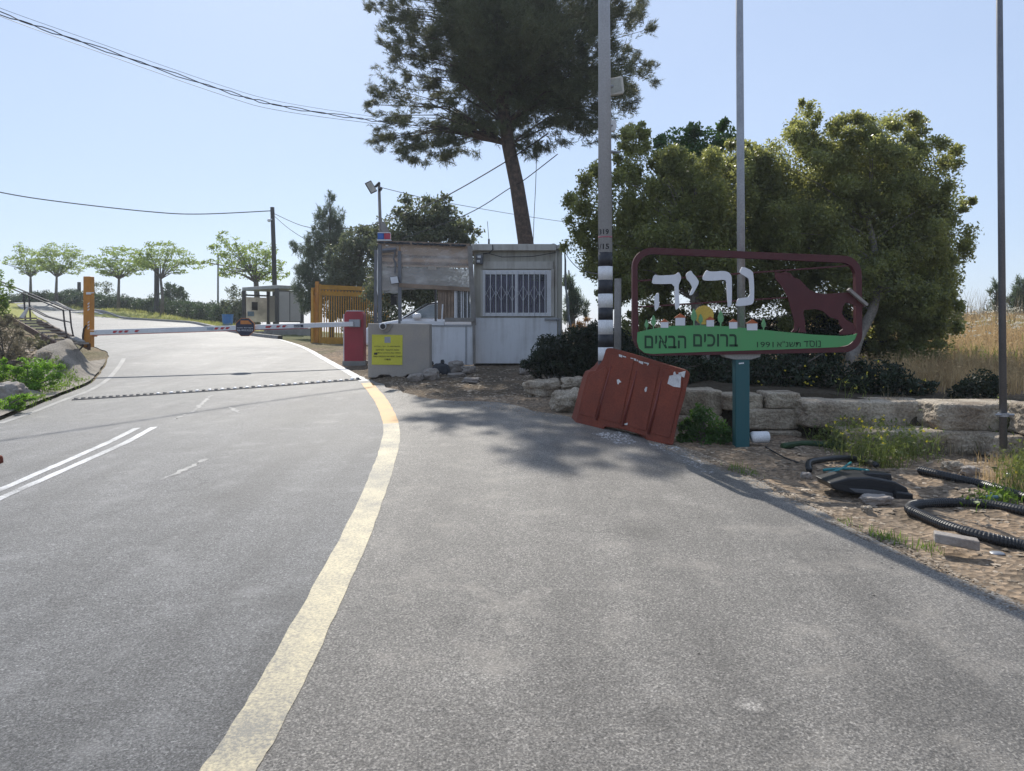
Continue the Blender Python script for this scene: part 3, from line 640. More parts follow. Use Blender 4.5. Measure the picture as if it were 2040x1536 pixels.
broad('olive_tree', 'dense dark bushy tree behind the ochre sliding gate', 'tree', 31.,
      [(715, 480, 45, 32), (690, 520, 40, 40), (740, 530, 50, 60), (710, 570, 50, 50), (760, 480, 30, 40), (680, 570, 25, 40), (720, 620, 60, 40)],
      [gp(716, 31.), P(716, 600, 31.), P(715, 480, 31.)], [.15, .12, .04], None, .13, 1500, L_OLI, BARKG, 30)
def conifer(label, D, top, base, rows, dens, group=None, name='conifer_tree', nl=9, L=.16):
    b = gp(base[0], D); t = thing(name, label, 'tree', b, group)
    cl = pclumps(rows, D); pts, cs = clump_pts(cl, dens, 10, .4, .3); mb = MB()
    tr = [b, P(base[0], base[1], D), P((base[0]+top[0])/2, (base[1]+top[1])/2, D), P(top[0], top[1]+8, D)]
    mb.tube(tr, [.13, .11, .07, .02], 8); branches(mb, tr, cs[RNG.choice(len(cs), min(40, len(cs)), replace=False)], .025, 4)
    mb.build('trunk', BARKG, t, smooth=True); tufts('crown', pts, L_CON, t, nl, L, .022, 1.0)
conifer('feathery young conifer between the bus shelter and the gate', 34., (657, 388), (660, 600),
        [(657, 405, 10, 20), (640, 440, 16, 26), (672, 435, 15, 28), (655, 470, 32, 30), (630, 490, 20, 30), (680, 480, 18, 35), (650, 520, 42, 38), (612, 520, 16, 26), (595, 500, 14, 12), (585, 488, 8, 8), (640, 570, 48, 40), (610, 560, 28, 30), (618, 600, 25, 30), (670, 600, 40, 30)], 330)
conifer('small dark conifer just right of the guard hut, behind the striped pole', 27., (1133, 530), (1140, 640),
        [(1133, 560, 12, 22), (1150, 590, 14, 18), (1158, 612, 16, 16), (1140, 610, 22, 24), (1130, 635, 14, 14)], 420)
conifer('slender pale pine left of the rightmost grey pole', 24., (1985, 565), (1990, 650),
        [(1983, 580, 9, 16), (1985, 605, 14, 16), (1978, 625, 12, 12), (1998, 625, 14, 16), (1988, 645, 20, 16)], 420)
conifer('dense pine cut by the right edge of the picture', 23., (2040, 555), (2040, 650),
        [(2038, 575, 16, 20), (2030, 600, 18, 20), (2045, 620, 30, 30), (2028, 640, 18, 18)], 480)
# street trees along the far verge
def row_tree(label, D, base, cl, fork, bent=0):
    b = gp(base[0], D, -.1); fx, fy = fork
    tr = [b, P(base[0]+bent, (base[1]+fy)/2, D), P(fx, fy, D)]
    t = thing('street_tree', label, 'tree', b, 'street trees on the grass verge'); mb = MB(); mb.tube(tr, [.15, .11, .085], 8)
    cl = [(base[0]+(a[0]-base[0])*1.3+rnd(-5, 5), a[1]+rnd(-8, 6), a[2]*rnd(1.0, 1.5), a[3]*rnd(.8, 1.05)) for a in cl]; cl += [(base[0]+rnd(-48, 48), fork[1]-rnd(12, 60), rnd(5, 11), rnd(3, 7)) for _ in range(5)]; pts, cs = clump_pts(pclumps(cl, D), 300, 22, .30, .14)
    top = P(fx, fy, D)
    for c in cs[RNG.choice(len(cs), min(26, len(cs)), replace=False)]:
        c = Vector(c); m = top.lerp(c, .5)+Vector((0, 0, .18)); mb.tube([top, m, c], [.045, .022, .006], 4, False)
    mb.build('trunk', BARKG, t, smooth=True); leaves('crown', pts, .17, L_ROW, t, aspect=.5)
row_tree('leftmost verge tree, thin crown with a bare upright tip', 66., (61, 588), [(55, 505, 18, 14), (30, 525, 16, 10), (70, 525, 22, 14), (48, 490, 9, 10), (62, 540, 20, 8)], (61, 552))
row_tree('round full-crowned verge tree left of the orange post', 62., (112, 604), [(115, 498, 28, 14), (110, 515, 34, 16), (140, 512, 22, 14), (90, 530, 18, 10), (135, 532, 26, 10), (112, 540, 24, 9)], (113, 552))
row_tree('flat-topped verge tree just right of the orange post', 57., (236, 618), [(240, 505, 30, 12), (205, 515, 22, 12), (250, 522, 30, 14), (215, 530, 28, 10), (275, 520, 16, 12), (235, 540, 34, 9)], (237, 556))
row_tree('wide verge tree with a dark stake behind its trunk, fourth from the left', 54., (322, 628), [(325, 500, 32, 14), (300, 515, 26, 14), (345, 515, 30, 14), (365, 530, 18, 10), (320, 532, 44, 10), (345, 545, 24, 8)], (320, 556), 2)
def bus_tree():
    D = 46.; b = gp(512, D, -.1); t = thing('street_tree', 'loose light-green tree with dark forking limbs behind the bus shelter', 'tree', b, 'street trees on the grass verge')
    cl = pclumps([(450, 478, 20, 14), (440, 498, 24, 16), (470, 510, 30, 20), (505, 505, 34, 20), (530, 500, 22, 16), (500, 535, 40, 18), (420, 523, 18, 8), (455, 540, 24, 12), (545, 530, 22, 16), (560, 545, 16, 12), (530, 550, 28, 12)], D)
    pts, cs = clump_pts(cl, 420, 14, .36, .15); mb = MB(); tr = [b, P(512, 590, D), P(510, 562, D)]; mb.tube(tr, [.2, .17, .15], 8)
    for k in ((480, 548), (455, 538), (500, 535), (530, 530), (545, 540), (470, 515), (510, 510)):
        q = P(*k, D); mb.tube([tr[-1], tr[-1].lerp(q, .5)+Vector((0, 0, .1)), q], [.09, .05, .015], 6)
    for c in cs[RNG.choice(len(cs), 24, replace=False)]: mb.tube([P(500, 540, D), Vector(c)], [.04, .01], 4, False)
    mb.build('trunk', BARKG, t, smooth=True); leaves('crown', pts, .15, L_ROW, t, aspect=.5)
bus_tree()
def shrub(name, label, D, cl, lsize, dens, mat, cat='shrub', sub=9, sig=.34, fill=.3, base=None, aspect=.5, group=None):
    px = base or cl[0][0]; b = gp(px, D, -.02); t = thing(name, label, cat, b, group)
    pts, cs = clump_pts(pclumps(cl, D), dens, sub, sig, fill); g = terrain(pts[:, 0], pts[:, 1]); pts = pts[pts[:, 2] > g-.03]
    mb = MB()
    for c in cs[RNG.choice(len(cs), min(14, len(cs)), replace=False)]: mb.tube([b, b.lerp(Vector(c), .5)+Vector((rnd(-.05, .05), 0, .03)), Vector(c)], [.02, .014, .005], 4, False)
    mb.build('stem', BARKG, t); leaves('foliage', pts, lsize, mat, t, aspect=aspect); return t
def hedge():
    b = gp(250, 56); t = thing('hedge', 'long dark green clipped hedge along the far verge', 'hedge', b); cl = []
    for px, top, bot, d in ((30, 590, 606, 66), (60, 586, 604, 65), (95, 583, 606, 64), (130, 581, 607, 63), (165, 582, 610, 62), (200, 588, 613, 61), (232, 591, 618, 60), (265, 592, 622, 59), (298, 594, 626, 58), (330, 598, 630, 57), (362, 600, 633, 56), (395, 602, 636, 54), (425, 606, 638, 52), (455, 606, 640, 50), (482, 605, 640, 48)):
        cl.append((tuple(P(px, (top+bot)/2+5, d+.3)), (34/F*d, 1.1, (bot-top)/2/F*d+.25)))
    pts, cs = clump_pts(cl, 2600, 20, .34, .5); mb = MB()
    for c in cl: mb.tube([Vector(c[0])-Vector((0, 0, c[1][2]+.2)), Vector(c[0])], [.06, .03], 5)
    mb.build('stem', BARKG, t); leaves('foliage', pts, .13, L_HED, t)
hedge()
shrub('shrub', 'rounded green shrub rising above the hedge behind the fourth verge tree', 60., [(348, 590, 24, 24), (335, 580, 14, 16), (362, 585, 10, 14)], .16, 900, L_HED)
shrub('shrub', 'grey see-through shrub right of the orange post, above the hedge', 66., [(200, 575, 20, 16), (190, 568, 10, 10), (218, 582, 12, 10)], .14, 330, L_OLI)
shrub('shrub', 'brownish green bush left of the bus shelter', 47., [(470, 590, 18, 22), (455, 612, 18, 14), (480, 615, 16, 22)], .13, 800, L_OLI)

# ------------------------------------------------------------------ verge grass, dry slope, weeds
def scatter(poly, n): 
    A = np.array(poly); o = []
    x = RNG.uniform(A[:, 0].min(), A[:, 0].max(), n*3); y = RNG.uniform(A[:, 1].min(), A[:, 1].max(), n*3); k = inpoly(x, y, poly); x, y = x[k][:n], y[k][:n]
    return np.c_[x, y, terrain(x, y)]
pts = scatter([(4.9, 10.6), (6.0, 9.9), (7.6, 9.6), (11, 8.5), (16, 12), (16, 24), (9, 24), (6.4, 17), (5.4, 12.5)], 56000)
k = RNG.uniform(0, 1, len(pts)) < (.45+.55*(nz(pts[:, 0], pts[:, 1], .9) > -.3)); pts = pts[k]
tag(blades('dry_grass_slope', pts, .34, .012, L_DRY, lean=.7), 'golden dry grass covering the slope at right', 'grass', kind='stuff')
hd = pts[RNG.choice(len(pts), 14000, replace=False)].copy(); hd[:, 2] += RNG.uniform(.12, .38, len(hd))
tag(leaves('dry_seed_heads', hd, .06, L_DRY, aspect=.35), 'seed heads nodding over the dry grass slope', 'grass', kind='stuff')
gs = scatter([(6.0, 12.5), (8, 11.5), (12, 14), (14, 20), (9, 18)], 5000); gs = gs[nz(gs[:, 0], gs[:, 1], .8) > .32]
tag(blades('green_grass_patches', gs, .32, .014, L_WEED, lean=.6), 'greener grass patches within the dry slope', 'grass', kind='stuff')
um = scatter([(8, 15), (14, 15), (14, 21), (9, 21)], 260); um[:, 2] += RNG.uniform(.3, .55, len(um))
um = np.repeat(um, 10, 0)+RNG.normal(size=(len(um)*10, 3))*np.array([.06, .06, .012])
tag(leaves('white_flower_heads', um, .045, L_WHT), 'flat white flower heads across the dry slope', 'flowers', kind='stuff')
st = scatter([(8, 17), (15, 17), (15, 24), (9, 24)], 700)
tag(blades('dead_stalks', st, .95, .012, L_DRYB, lean=.3), 'tall grey dead stalks along the crest of the slope', 'stalks', kind='stuff')
vg = scatter([tuple(P(60, 606, 66.5)[:2]), tuple(P(150, 616, 59.5)[:2]), tuple(P(240, 628, 53.5)[:2]), tuple(P(400, 641, 43.5)[:2]), tuple(P(480, 650, 42)[:2]), (-15.5, 47.5), (-24, 54), (-32, 60), (-42, 67)], 9000)
tag(blades('verge_grass', vg, .2, .03, leaf_mat('verge_blades', (.2, .22, .05), (.34, .34, .1), .4), lean=.8), 'short yellow-green grass on the far verge', 'grass', kind='stuff')
def weed(label, pts2, n, h, wd, mat, spread, name='weeds', flowers=0, lean=.6, fmat=None, cat='weeds', leafy=0):
    cs = [on(*p) for p in pts2]; t = thing(name, label, cat, cs[0]); ps = []
    for c in cs:
        q = RNG.normal(size=(n, 2))*spread+np.array([c.x, c.y]); ps.append(q)
    q = np.concatenate(ps); keep = ~inpoly(q[:, 0], q[:, 1], ROADP); q = q[keep]; V = np.c_[q, terrain(q[:, 0], q[:, 1])-.01]
    blades('stem', V, h, wd, mat, t, lean=lean)
    if leafy:
        k = V[RNG.choice(len(V), leafy)].copy(); k[:, 2] += RNG.uniform(.05, .9, len(k))*h; k[:, :2] += RNG.normal(size=(len(k), 2))*.04
        leaves('foliage', k, .055, mat, t, aspect=.4)
    if flowers:
        k = V[RNG.choice(len(V), flowers)].copy(); k[:, 2] += h*RNG.uniform(.6, 1.15, flowers); k = np.repeat(k, 4, 0)+RNG.normal(size=(flowers*4, 3))*.006
        leaves('flower', k, .022, fmat or L_YEL, t, aspect=.9)
weed('green flowering weeds in front of the long wall block', [(1665, 895), (1700, 885), (1740, 900), (1780, 890), (1800, 915), (1720, 925), (1760, 930), (1830, 905), (1690, 870)], 100, .32, .006, L_WEEDO, .12, flowers=45, leafy=1500, lean=.9)
weed('pale dry weeds against the lower wall block', [(1820, 885), (1860, 895), (1900, 900), (1780, 875), (1930, 898)], 90, .20, .005, L_DRYB, .12, lean=.9)
weed('yellowish weeds at the foot of the rightmost pole', [(2020, 905), (2040, 930), (2030, 960), (2060, 950), (2005, 900), (2050, 985)], 90, .26, .007, L_WEEDO, .10, flowers=14, leafy=800, lean=.9)
weed('tufts of grass along the edge of the asphalt', [(1670, 1048), (1750, 1070), (1780, 1078), (1845, 1095), (1465, 935), (1490, 945)], 60, .07, .006, L_WEED, .06)
weed('green tuft beside the black pipe', [(1995, 985), (2005, 998), (1960, 1005)], 90, .10, .006, L_WEED, .06, leafy=200)
weed('dry straw under the rightmost weeds', [(1990, 930), (2000, 955), (2030, 975)], 120, .14, .005, L_DRY, .12)
shrub('leafy_plant', 'dark leafy plant between the red barrier and the teal post', 8.35, [(1400, 835, 32, 30), (1375, 860, 24, 24), (1430, 860, 28, 30), (1405, 875, 45, 22), (1395, 815, 16, 14)], .045, 15000, leaf_mat('deep_green_leaves', (.03, .075, .02), (.06, .13, .03), .4, (.2, .4, .05)), 'plant')  # leaves of a fresher green than the undergrowth
def understory():
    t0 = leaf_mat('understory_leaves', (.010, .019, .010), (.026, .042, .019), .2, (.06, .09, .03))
    specs = [('spiky dark shrub against the front of the guard hut', 12.4, [(1100, 700, 45, 38), (1150, 690, 45, 45), (1075, 725, 30, 26), (1190, 690, 40, 50), (1230, 700, 40, 50), (1130, 730, 60, 24), (1210, 740, 45, 30)]),
             ('low dark undergrowth behind the red barrier and under the sign', 10.6, [(1290, 745, 55, 40), (1360, 735, 55, 45), (1420, 745, 45, 38), (1460, 750, 40, 38)]),
             ('dark flowering undergrowth right of the teal post', 10.4, [(1530, 740, 50, 42), (1590, 745, 50, 40), (1640, 740, 50, 42), (1560, 770, 60, 22)]),
             ('dark thicket beneath the tree crowns behind the welcome sign', 13.6, [(1290, 690, 50, 40), (1360, 690, 60, 45), (1440, 695, 55, 42), (1520, 690, 60, 45), (1600, 690, 60, 45), (1670, 695, 50, 42), (1745, 705, 45, 34), (1480, 655, 60, 30), (1580, 650, 60, 30), (1400, 650, 50, 30), (1660, 650, 50, 34)]),
             ('dark undergrowth at the foot of the pale trunk', 10.2, [(1700, 755, 45, 38), (1750, 750, 45, 42), (1790, 760, 40, 32), (1830, 775, 35, 20)])]
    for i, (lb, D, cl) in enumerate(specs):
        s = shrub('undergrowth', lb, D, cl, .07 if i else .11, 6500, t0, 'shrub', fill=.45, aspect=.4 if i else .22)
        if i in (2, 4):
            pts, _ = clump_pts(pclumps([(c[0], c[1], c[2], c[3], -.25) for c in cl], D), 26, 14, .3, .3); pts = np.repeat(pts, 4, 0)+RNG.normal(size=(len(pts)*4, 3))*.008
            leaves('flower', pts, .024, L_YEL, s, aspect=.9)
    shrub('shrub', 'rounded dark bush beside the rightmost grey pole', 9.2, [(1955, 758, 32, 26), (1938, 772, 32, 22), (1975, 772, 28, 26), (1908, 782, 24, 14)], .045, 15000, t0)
understory()
shrub('dry_shrub', 'brown heap of dead fronds seen between guard hut and striped pole', 19., [(1160, 650, 24, 14), (1145, 655, 16, 10)], .16, 2600, L_THATCH, 'shrub', aspect=.12)
# left bank
shrub('lush_weeds', 'lush bright green weeds covering the bank above the grey rock', 13.2, [(25, 745, 34, 20), (60, 738, 34, 20), (95, 742, 26, 18), (45, 765, 40, 18), (85, 765, 34, 18), (112, 752, 16, 14), (5, 740, 20, 20), (75, 722, 30, 12), (-20, 745, 30, 20)], .05, 7000, L_LUSH, 'weeds', base=60, aspect=.45)
shrub('lush_weeds', 'lush bright green weeds in the corner below the grey rock', 11.2, [(10, 808, 34, 18), (-15, 815, 34, 22), (36, 800, 16, 12), (50, 790, 22, 10)], .045, 8000, L_LUSH, 'weeds', base=10, aspect=.45)
shrub('dry_shrub', 'grey-brown dry brush at the left edge, below the handrail', 15.0, [(10, 680, 40, 42), (-30, 690, 50, 50), (40, 690, 20, 26), (15, 650, 30, 26), (70, 715, 30, 14)], .09, 2800, L_DRYB, base=10, aspect=.18)
shrub('shrub', 'yellow-green shrub cut by the left edge above the handrail', 19., [(-5, 590, 22, 42), (-25, 570, 30, 40), (5, 620, 18, 18)], .08, 2600, L_WEED, base=-10)
shrub('dry_shrub', 'olive tangle of brush growing beside the metal stairs', 17., [(85, 690, 24, 14), (110, 678, 16, 10), (70, 680, 16, 16), (125, 705, 12, 12)], .07, 2600, leaf_mat('olive_brush', (.09, .10, .04), (.17, .17, .08), .3), base=90, aspect=.25)

shrub('dry_shrub', 'brown low brush between the grey rock and the metal stairs', 15.6, [(40, 720, 34, 16), (85, 725, 26, 12), (20, 710, 26, 18), (115, 720, 18, 12), (60, 705, 30, 14)], .06, 3000, L_DRYB, base=60, aspect=.25)
weed('low green weeds along the edge of the concrete apron', [(70, 800), (100, 785), (50, 812), (125, 775), (135, 760), (120, 745), (110, 735)], 110, .16, .008, L_WEED, .14, leafy=1500)
# ------------------------------------------------------------------ stones, wall, gravel
def wall():
    t = thing('stone_retaining_wall', 'low dry wall of large pale limestone blocks behind the sign post', 'wall', (3.0, 8.8, T(3.0, 8.7)))
    for i, (x0, y0, x1, y1, d, dep) in enumerate([(1352, 777, 1442, 832, 9.15, .5), (1442, 785, 1523, 819, 9.0, .45), (1527, 782, 1598, 816, 8.95, .45), (1488, 815, 1597, 858, 8.9, .5), (1605, 798, 1870, 856, 8.6, .55), (1872, 803, 2075, 862, 8.15, .6),
                                                  (1690, 858, 1990, 915, 8.1, .5), (1530, 860, 1600, 880, 8.8, .4), (1335, 828, 1445, 876, 9.1, .5), (2078, 808, 2330, 880, 7.5, .6), (2345, 815, 2600, 905, 6.9, .6), (2620, 820, 2900, 930, 6.4, .6), (1985, 868, 2120, 918, 7.8, .4)]):
        a = P(x0, y1, d); b = P(x1, y0, d); r = ((b.x-a.x)/2*.985, dep/2, (b.z-a.z)/2*.97)
        MB().rock(((a.x+b.x)/2, d+dep/2, (a.z+b.z)/2), r, i+3, 10, .06, 30).build('stone', LIME, t, smooth=True)
wall()
def boulder(name, label, px, py, w_, h_, d, seed, mat=LIME, box=2.6, amp=.3, cat='rock', group=None):
    d = on(px, py+h_*.40).y; c = P(px, py, d); r = (w_/2/F*d, w_/2/F*d*.8, h_/2/F*d)
    tag(MB().rock(c, r, seed, box+.9, amp, 18).build(name, mat, at=(c.x, c.y, c.z-r[2]), smooth=True), label, cat, group)
boulder('boulder', 'large pale boulder at the left foot of the red barrier', 1135, 800, 70, 48, 10.3, 41)
boulder('boulder', 'long flat pale rock left of the red barrier, nearer the hut', 1082, 774, 75, 36, 11.2, 42)
boulder('boulder', 'pale rock half hidden in the dark shrub by the red barrier', 1150, 765, 60, 26, 11.6, 43)
boulder('boulder', 'reddish stone on the soil below the dark shrub', 1108, 755, 28, 12, 12.3, 44, LIMED)
boulder('boulder', 'rounded grey stone beside the right corner of the concrete block', 858, 746, 30, 24, 14.6, 45, LIMED)
boulder('boulder', 'flat tan stone in front of the concrete block', 828, 752, 28, 15, 14.6, 46, LIMED)
boulder('boulder', 'largest pale stone leaning on the white hut panel', 908, 733, 32, 26, 15.6, 47, LIMED)
boulder('boulder', 'low stone under the white hut panel corner', 934, 737, 26, 16, 15.6, 48, LIMED)
boulder('boulder', 'flat stone lying below the largest stone at the hut', 910, 748, 34, 10, 15.0, 49, LIMED)
boulder('boulder', 'small pale stone against the hut base by the shrub', 1046, 740, 22, 14, 13.6, 50, LIMED)
boulder('boulder', 'bluish flat slab on the soil in front of the hut', 938, 758, 32, 10, 13.7, 51, LIMED, 4)
boulder('boulder', 'single pale stone on the asphalt before the hut', 1000, 810, 12, 7, 10.9, 52)
boulder('boulder', 'grey weathered rock among the bright green weeds', 18, 786, 56, 44, 12.2, 53, LIMED, 3)
boulder('boulder', 'upright pale rock on the bank below the stairs', 90, 711, 20, 22, 14.5, 54, LIME, 4)
boulder('boulder', 'orange-tan stone between the weeds and black pipe', 1898, 930, 34, 22, 6.9, 55)
boulder('boulder', 'square tan stone next to the orange-tan one', 1932, 938, 28, 18, 6.8, 56, LIMED, 4)
boulder('boulder', 'grey broken slab under the black plastic trough', 1745, 995, 50, 16, 5.75, 57, LIMED, 4)
boulder('boulder', 'small cubic stone left of the pipe bend', 1727, 1015, 18, 13, 5.6, 58, LIME, 5)
boulder('boulder', 'round stone at the left end of the black loop', 1606, 948, 18, 14, 6.5, 59, LIMED)
boulder('boulder', 'yellowish stone inside the black loop', 1680, 946, 24, 11, 6.5, 60)
q = P(1905, 1080, 4.75)
tag(MB().obox((q.x, q.y, q.z+.01), (.11, -.05, -.012), (.02, .045, 0), (0, 0, .03)).build('broken_brick', LIMED, at=(q.x, q.y, q.z-.02), bevel=.008), 'tan broken block lying beside the corrugated pipe', 'block')
def pebbles(name, poly, n, size, mat, label, lift=0, road_ok=False):
    p = scatter(poly, n*2); ins = inpoly(p[:, 0], p[:, 1], ROADP); p = p[:n] if road_ok else p[~ins][:n]
    if road_ok: p[:, 2] = np.maximum(p[:, 2], tps(p[:, 0], p[:, 1])+.012)
    m = len(p); base = np.array([(1, 0, 0), (0, 1, 0), (-1, 0, 0), (0, -1, 0), (0, 0, .7), (.75, .75, .25), (-.7, .7, .3), (-.75, -.7, .2), (.7, -.75, .3)])
    fc = np.array([(0, 5, 4), (5, 1, 4), (1, 6, 4), (6, 2, 4), (2, 7, 4), (7, 3, 4), (3, 8, 4), (8, 0, 4)])
    sz = size*np.minimum(RNG.gamma(2.2, .45, m), 2.0)[:, None, None]; a = RNG.uniform(0, 6.28, m); ca, sa = np.cos(a), np.sin(a)
    B = base[None]*RNG.uniform(.6, 1.3, (m, 9, 1))*np.stack([np.ones(m), RNG.uniform(.5, 1, m), RNG.uniform(.4, .9, m)], 1)[:, None]*sz
    X = B[..., 0]*ca[:, None]-B[..., 1]*sa[:, None]; Y = B[..., 0]*sa[:, None]+B[..., 1]*ca[:, None]
    V = np.stack([X, Y, B[..., 2]], -1)+p[:, None]-np.array([0, 0, .001])
    Fq = (np.arange(m)[:, None, None]*9+fc[None]).reshape(-1, 3)
    return tag(np_obj(name, V.reshape(-1, 3), Fq, mat), label, 'gravel', kind='stuff')
GRV = leaf_mat('gravel_stones', (.15, .12, .09), (.38, .31, .235), .0, rough=.9, spec=.2)
GRVW = leaf_mat('white_chippings', (.26, .25, .24), (.50, .49, .48), .0, rough=.9, spec=.2)
GRVD = leaf_mat('dark_crumbs', (.03, .03, .03), (.07, .065, .06), .0, rough=.9, spec=.2)
pebbles('roadside_gravel', [xy(1320, 880), xy(1500, 930), xy(2040, 1215), (4.5, 3), (6, 6.5), (4.6, 8.2), (2.2, 9)], 6500, .012, GRV, 'loose tan gravel and crushed stone on the right shoulder')
pebbles('roadside_gravel', [xy(770, 765), xy(1080, 815), (1.1, 11.6), (1, 16), (-3.4, 15.5)], 5000, .016, GRV, 'broken stone and rubble on the soil in front of the guard hut')
pebbles('white_chippings', [xy(1180, 866), xy(1250, 862), xy(1270, 885), xy(1230, 888)], 420, .009, GRVW, 'pale chippings spilled in front of the red barrier', road_ok=True)
pebbles('white_chippings', [xy(1290, 885), xy(1345, 890), xy(1440, 950), xy(1400, 945)], 260, .008, GRVW, 'pale chippings along the asphalt edge', road_ok=True)
strip = [xy(1300, 868), xy(1420, 915), xy(1500, 945), xy(1700, 1045), xy(1860, 1120), xy(2060, 1218), xy(2060, 1248), xy(1860, 1142), xy(1690, 1066), xy(1490, 964), xy(1400, 925), xy(1290, 884)]
pebbles('edge_grit', strip, 5200, .0065, GRV, 'fine tan grit spilled over the right edge of the asphalt', road_ok=True)
pebbles('edge_grit', [xy(770, 762), xy(1080, 815), xy(1150, 836), xy(1060, 830), xy(900, 808), xy(790, 785)], 2600, .008, GRV, 'fine tan grit along the asphalt edge below the hut', road_ok=True)
pebbles('asphalt_crumbs', [xy(800, 830), xy(1300, 880), xy(1900, 1200), xy(1600, 1520), xy(700, 1520)], 150, .0055, GRVD, 'dark crumbs of asphalt scattered over the lot', road_ok=True)
pebbles('bank_rubble', [(-10.6, 15.2), (-9.9, 14.2), (-9.3, 15.2), (-10.2, 17), (-12, 18.5), (-12.5, 17.5)], 700, .05, GRV, 'rubble along the metal stairs on the left bank')

# ------------------------------------------------------------------ thin haze volume, added to lift the blacks and soften like glare
hz = MB(); hz.box((-150, -40, -40), (150, 160, 16)); vm = bpy.data.materials.new('haze_veil'); vm.use_nodes = True; vn = vm.node_tree
vn.nodes.remove(vn.nodes['Principled BSDF']); pv = vn.nodes.new('ShaderNodeVolumePrincipled'); pv.inputs['Color'].default_value = (.86, .92, 1, 1); pv.inputs['Density'].default_value = HAZE; pv.inputs['Anisotropy'].default_value = .35
vn.links.new(pv.outputs[0], vn.nodes['Material Output'].inputs['Volume']); tag(hz.build('haze', vm), kind='stuff')

# ------------------------------------------------------------------ lettering
def text_obj(name, s, box, d, mat, parent, off=.004, thick=.0015, rot=0, bold=0.0):
    """lettering filling the pixel box (x0,y0,x1,y1) on a plane at distance d"""
    cu = bpy.data.curves.new('txt', 'FONT'); cu.body = s; cu.extrude = .02; cu.resolution_u = 3; cu.offset = bold
    o = bpy.data.objects.new('txt', cu); COL.objects.link(o); bpy.context.view_layer.update()
    me = bpy.data.meshes.new_from_object(o.evaluated_get(bpy.context.evaluated_depsgraph_get()))
    bpy.data.objects.remove(o); V = np.array([v.co[:] for v in me.vertices]); lo, hi = V.min(0), V.max(0)
    a = P(box[0], box[3], d); b = P(box[2], box[1], d); org = Vector(BASE[parent.name])
    for v in me.vertices:
        u = (v.co.x-lo[0])/(hi[0]-lo[0]); q = (v.co.y-lo[1])/(hi[1]-lo[1]); k = (v.co.z-lo[2])/(hi[2]-lo[2])
        x = a.x+(b.x-a.x)*u; z = a.z+(b.z-a.z)*q+rot*(x-a.x)
        v.co = Vector((x, d-off-thick*k, z))-org
    me.materials.clear(); me.materials.append(mat); me.name = name
    o = bpy.data.objects.new(name, me); COL.objects.link(o); o.parent = parent; BASE[o.name] = tuple(org); return o
def rtl(s): return s[::-1]

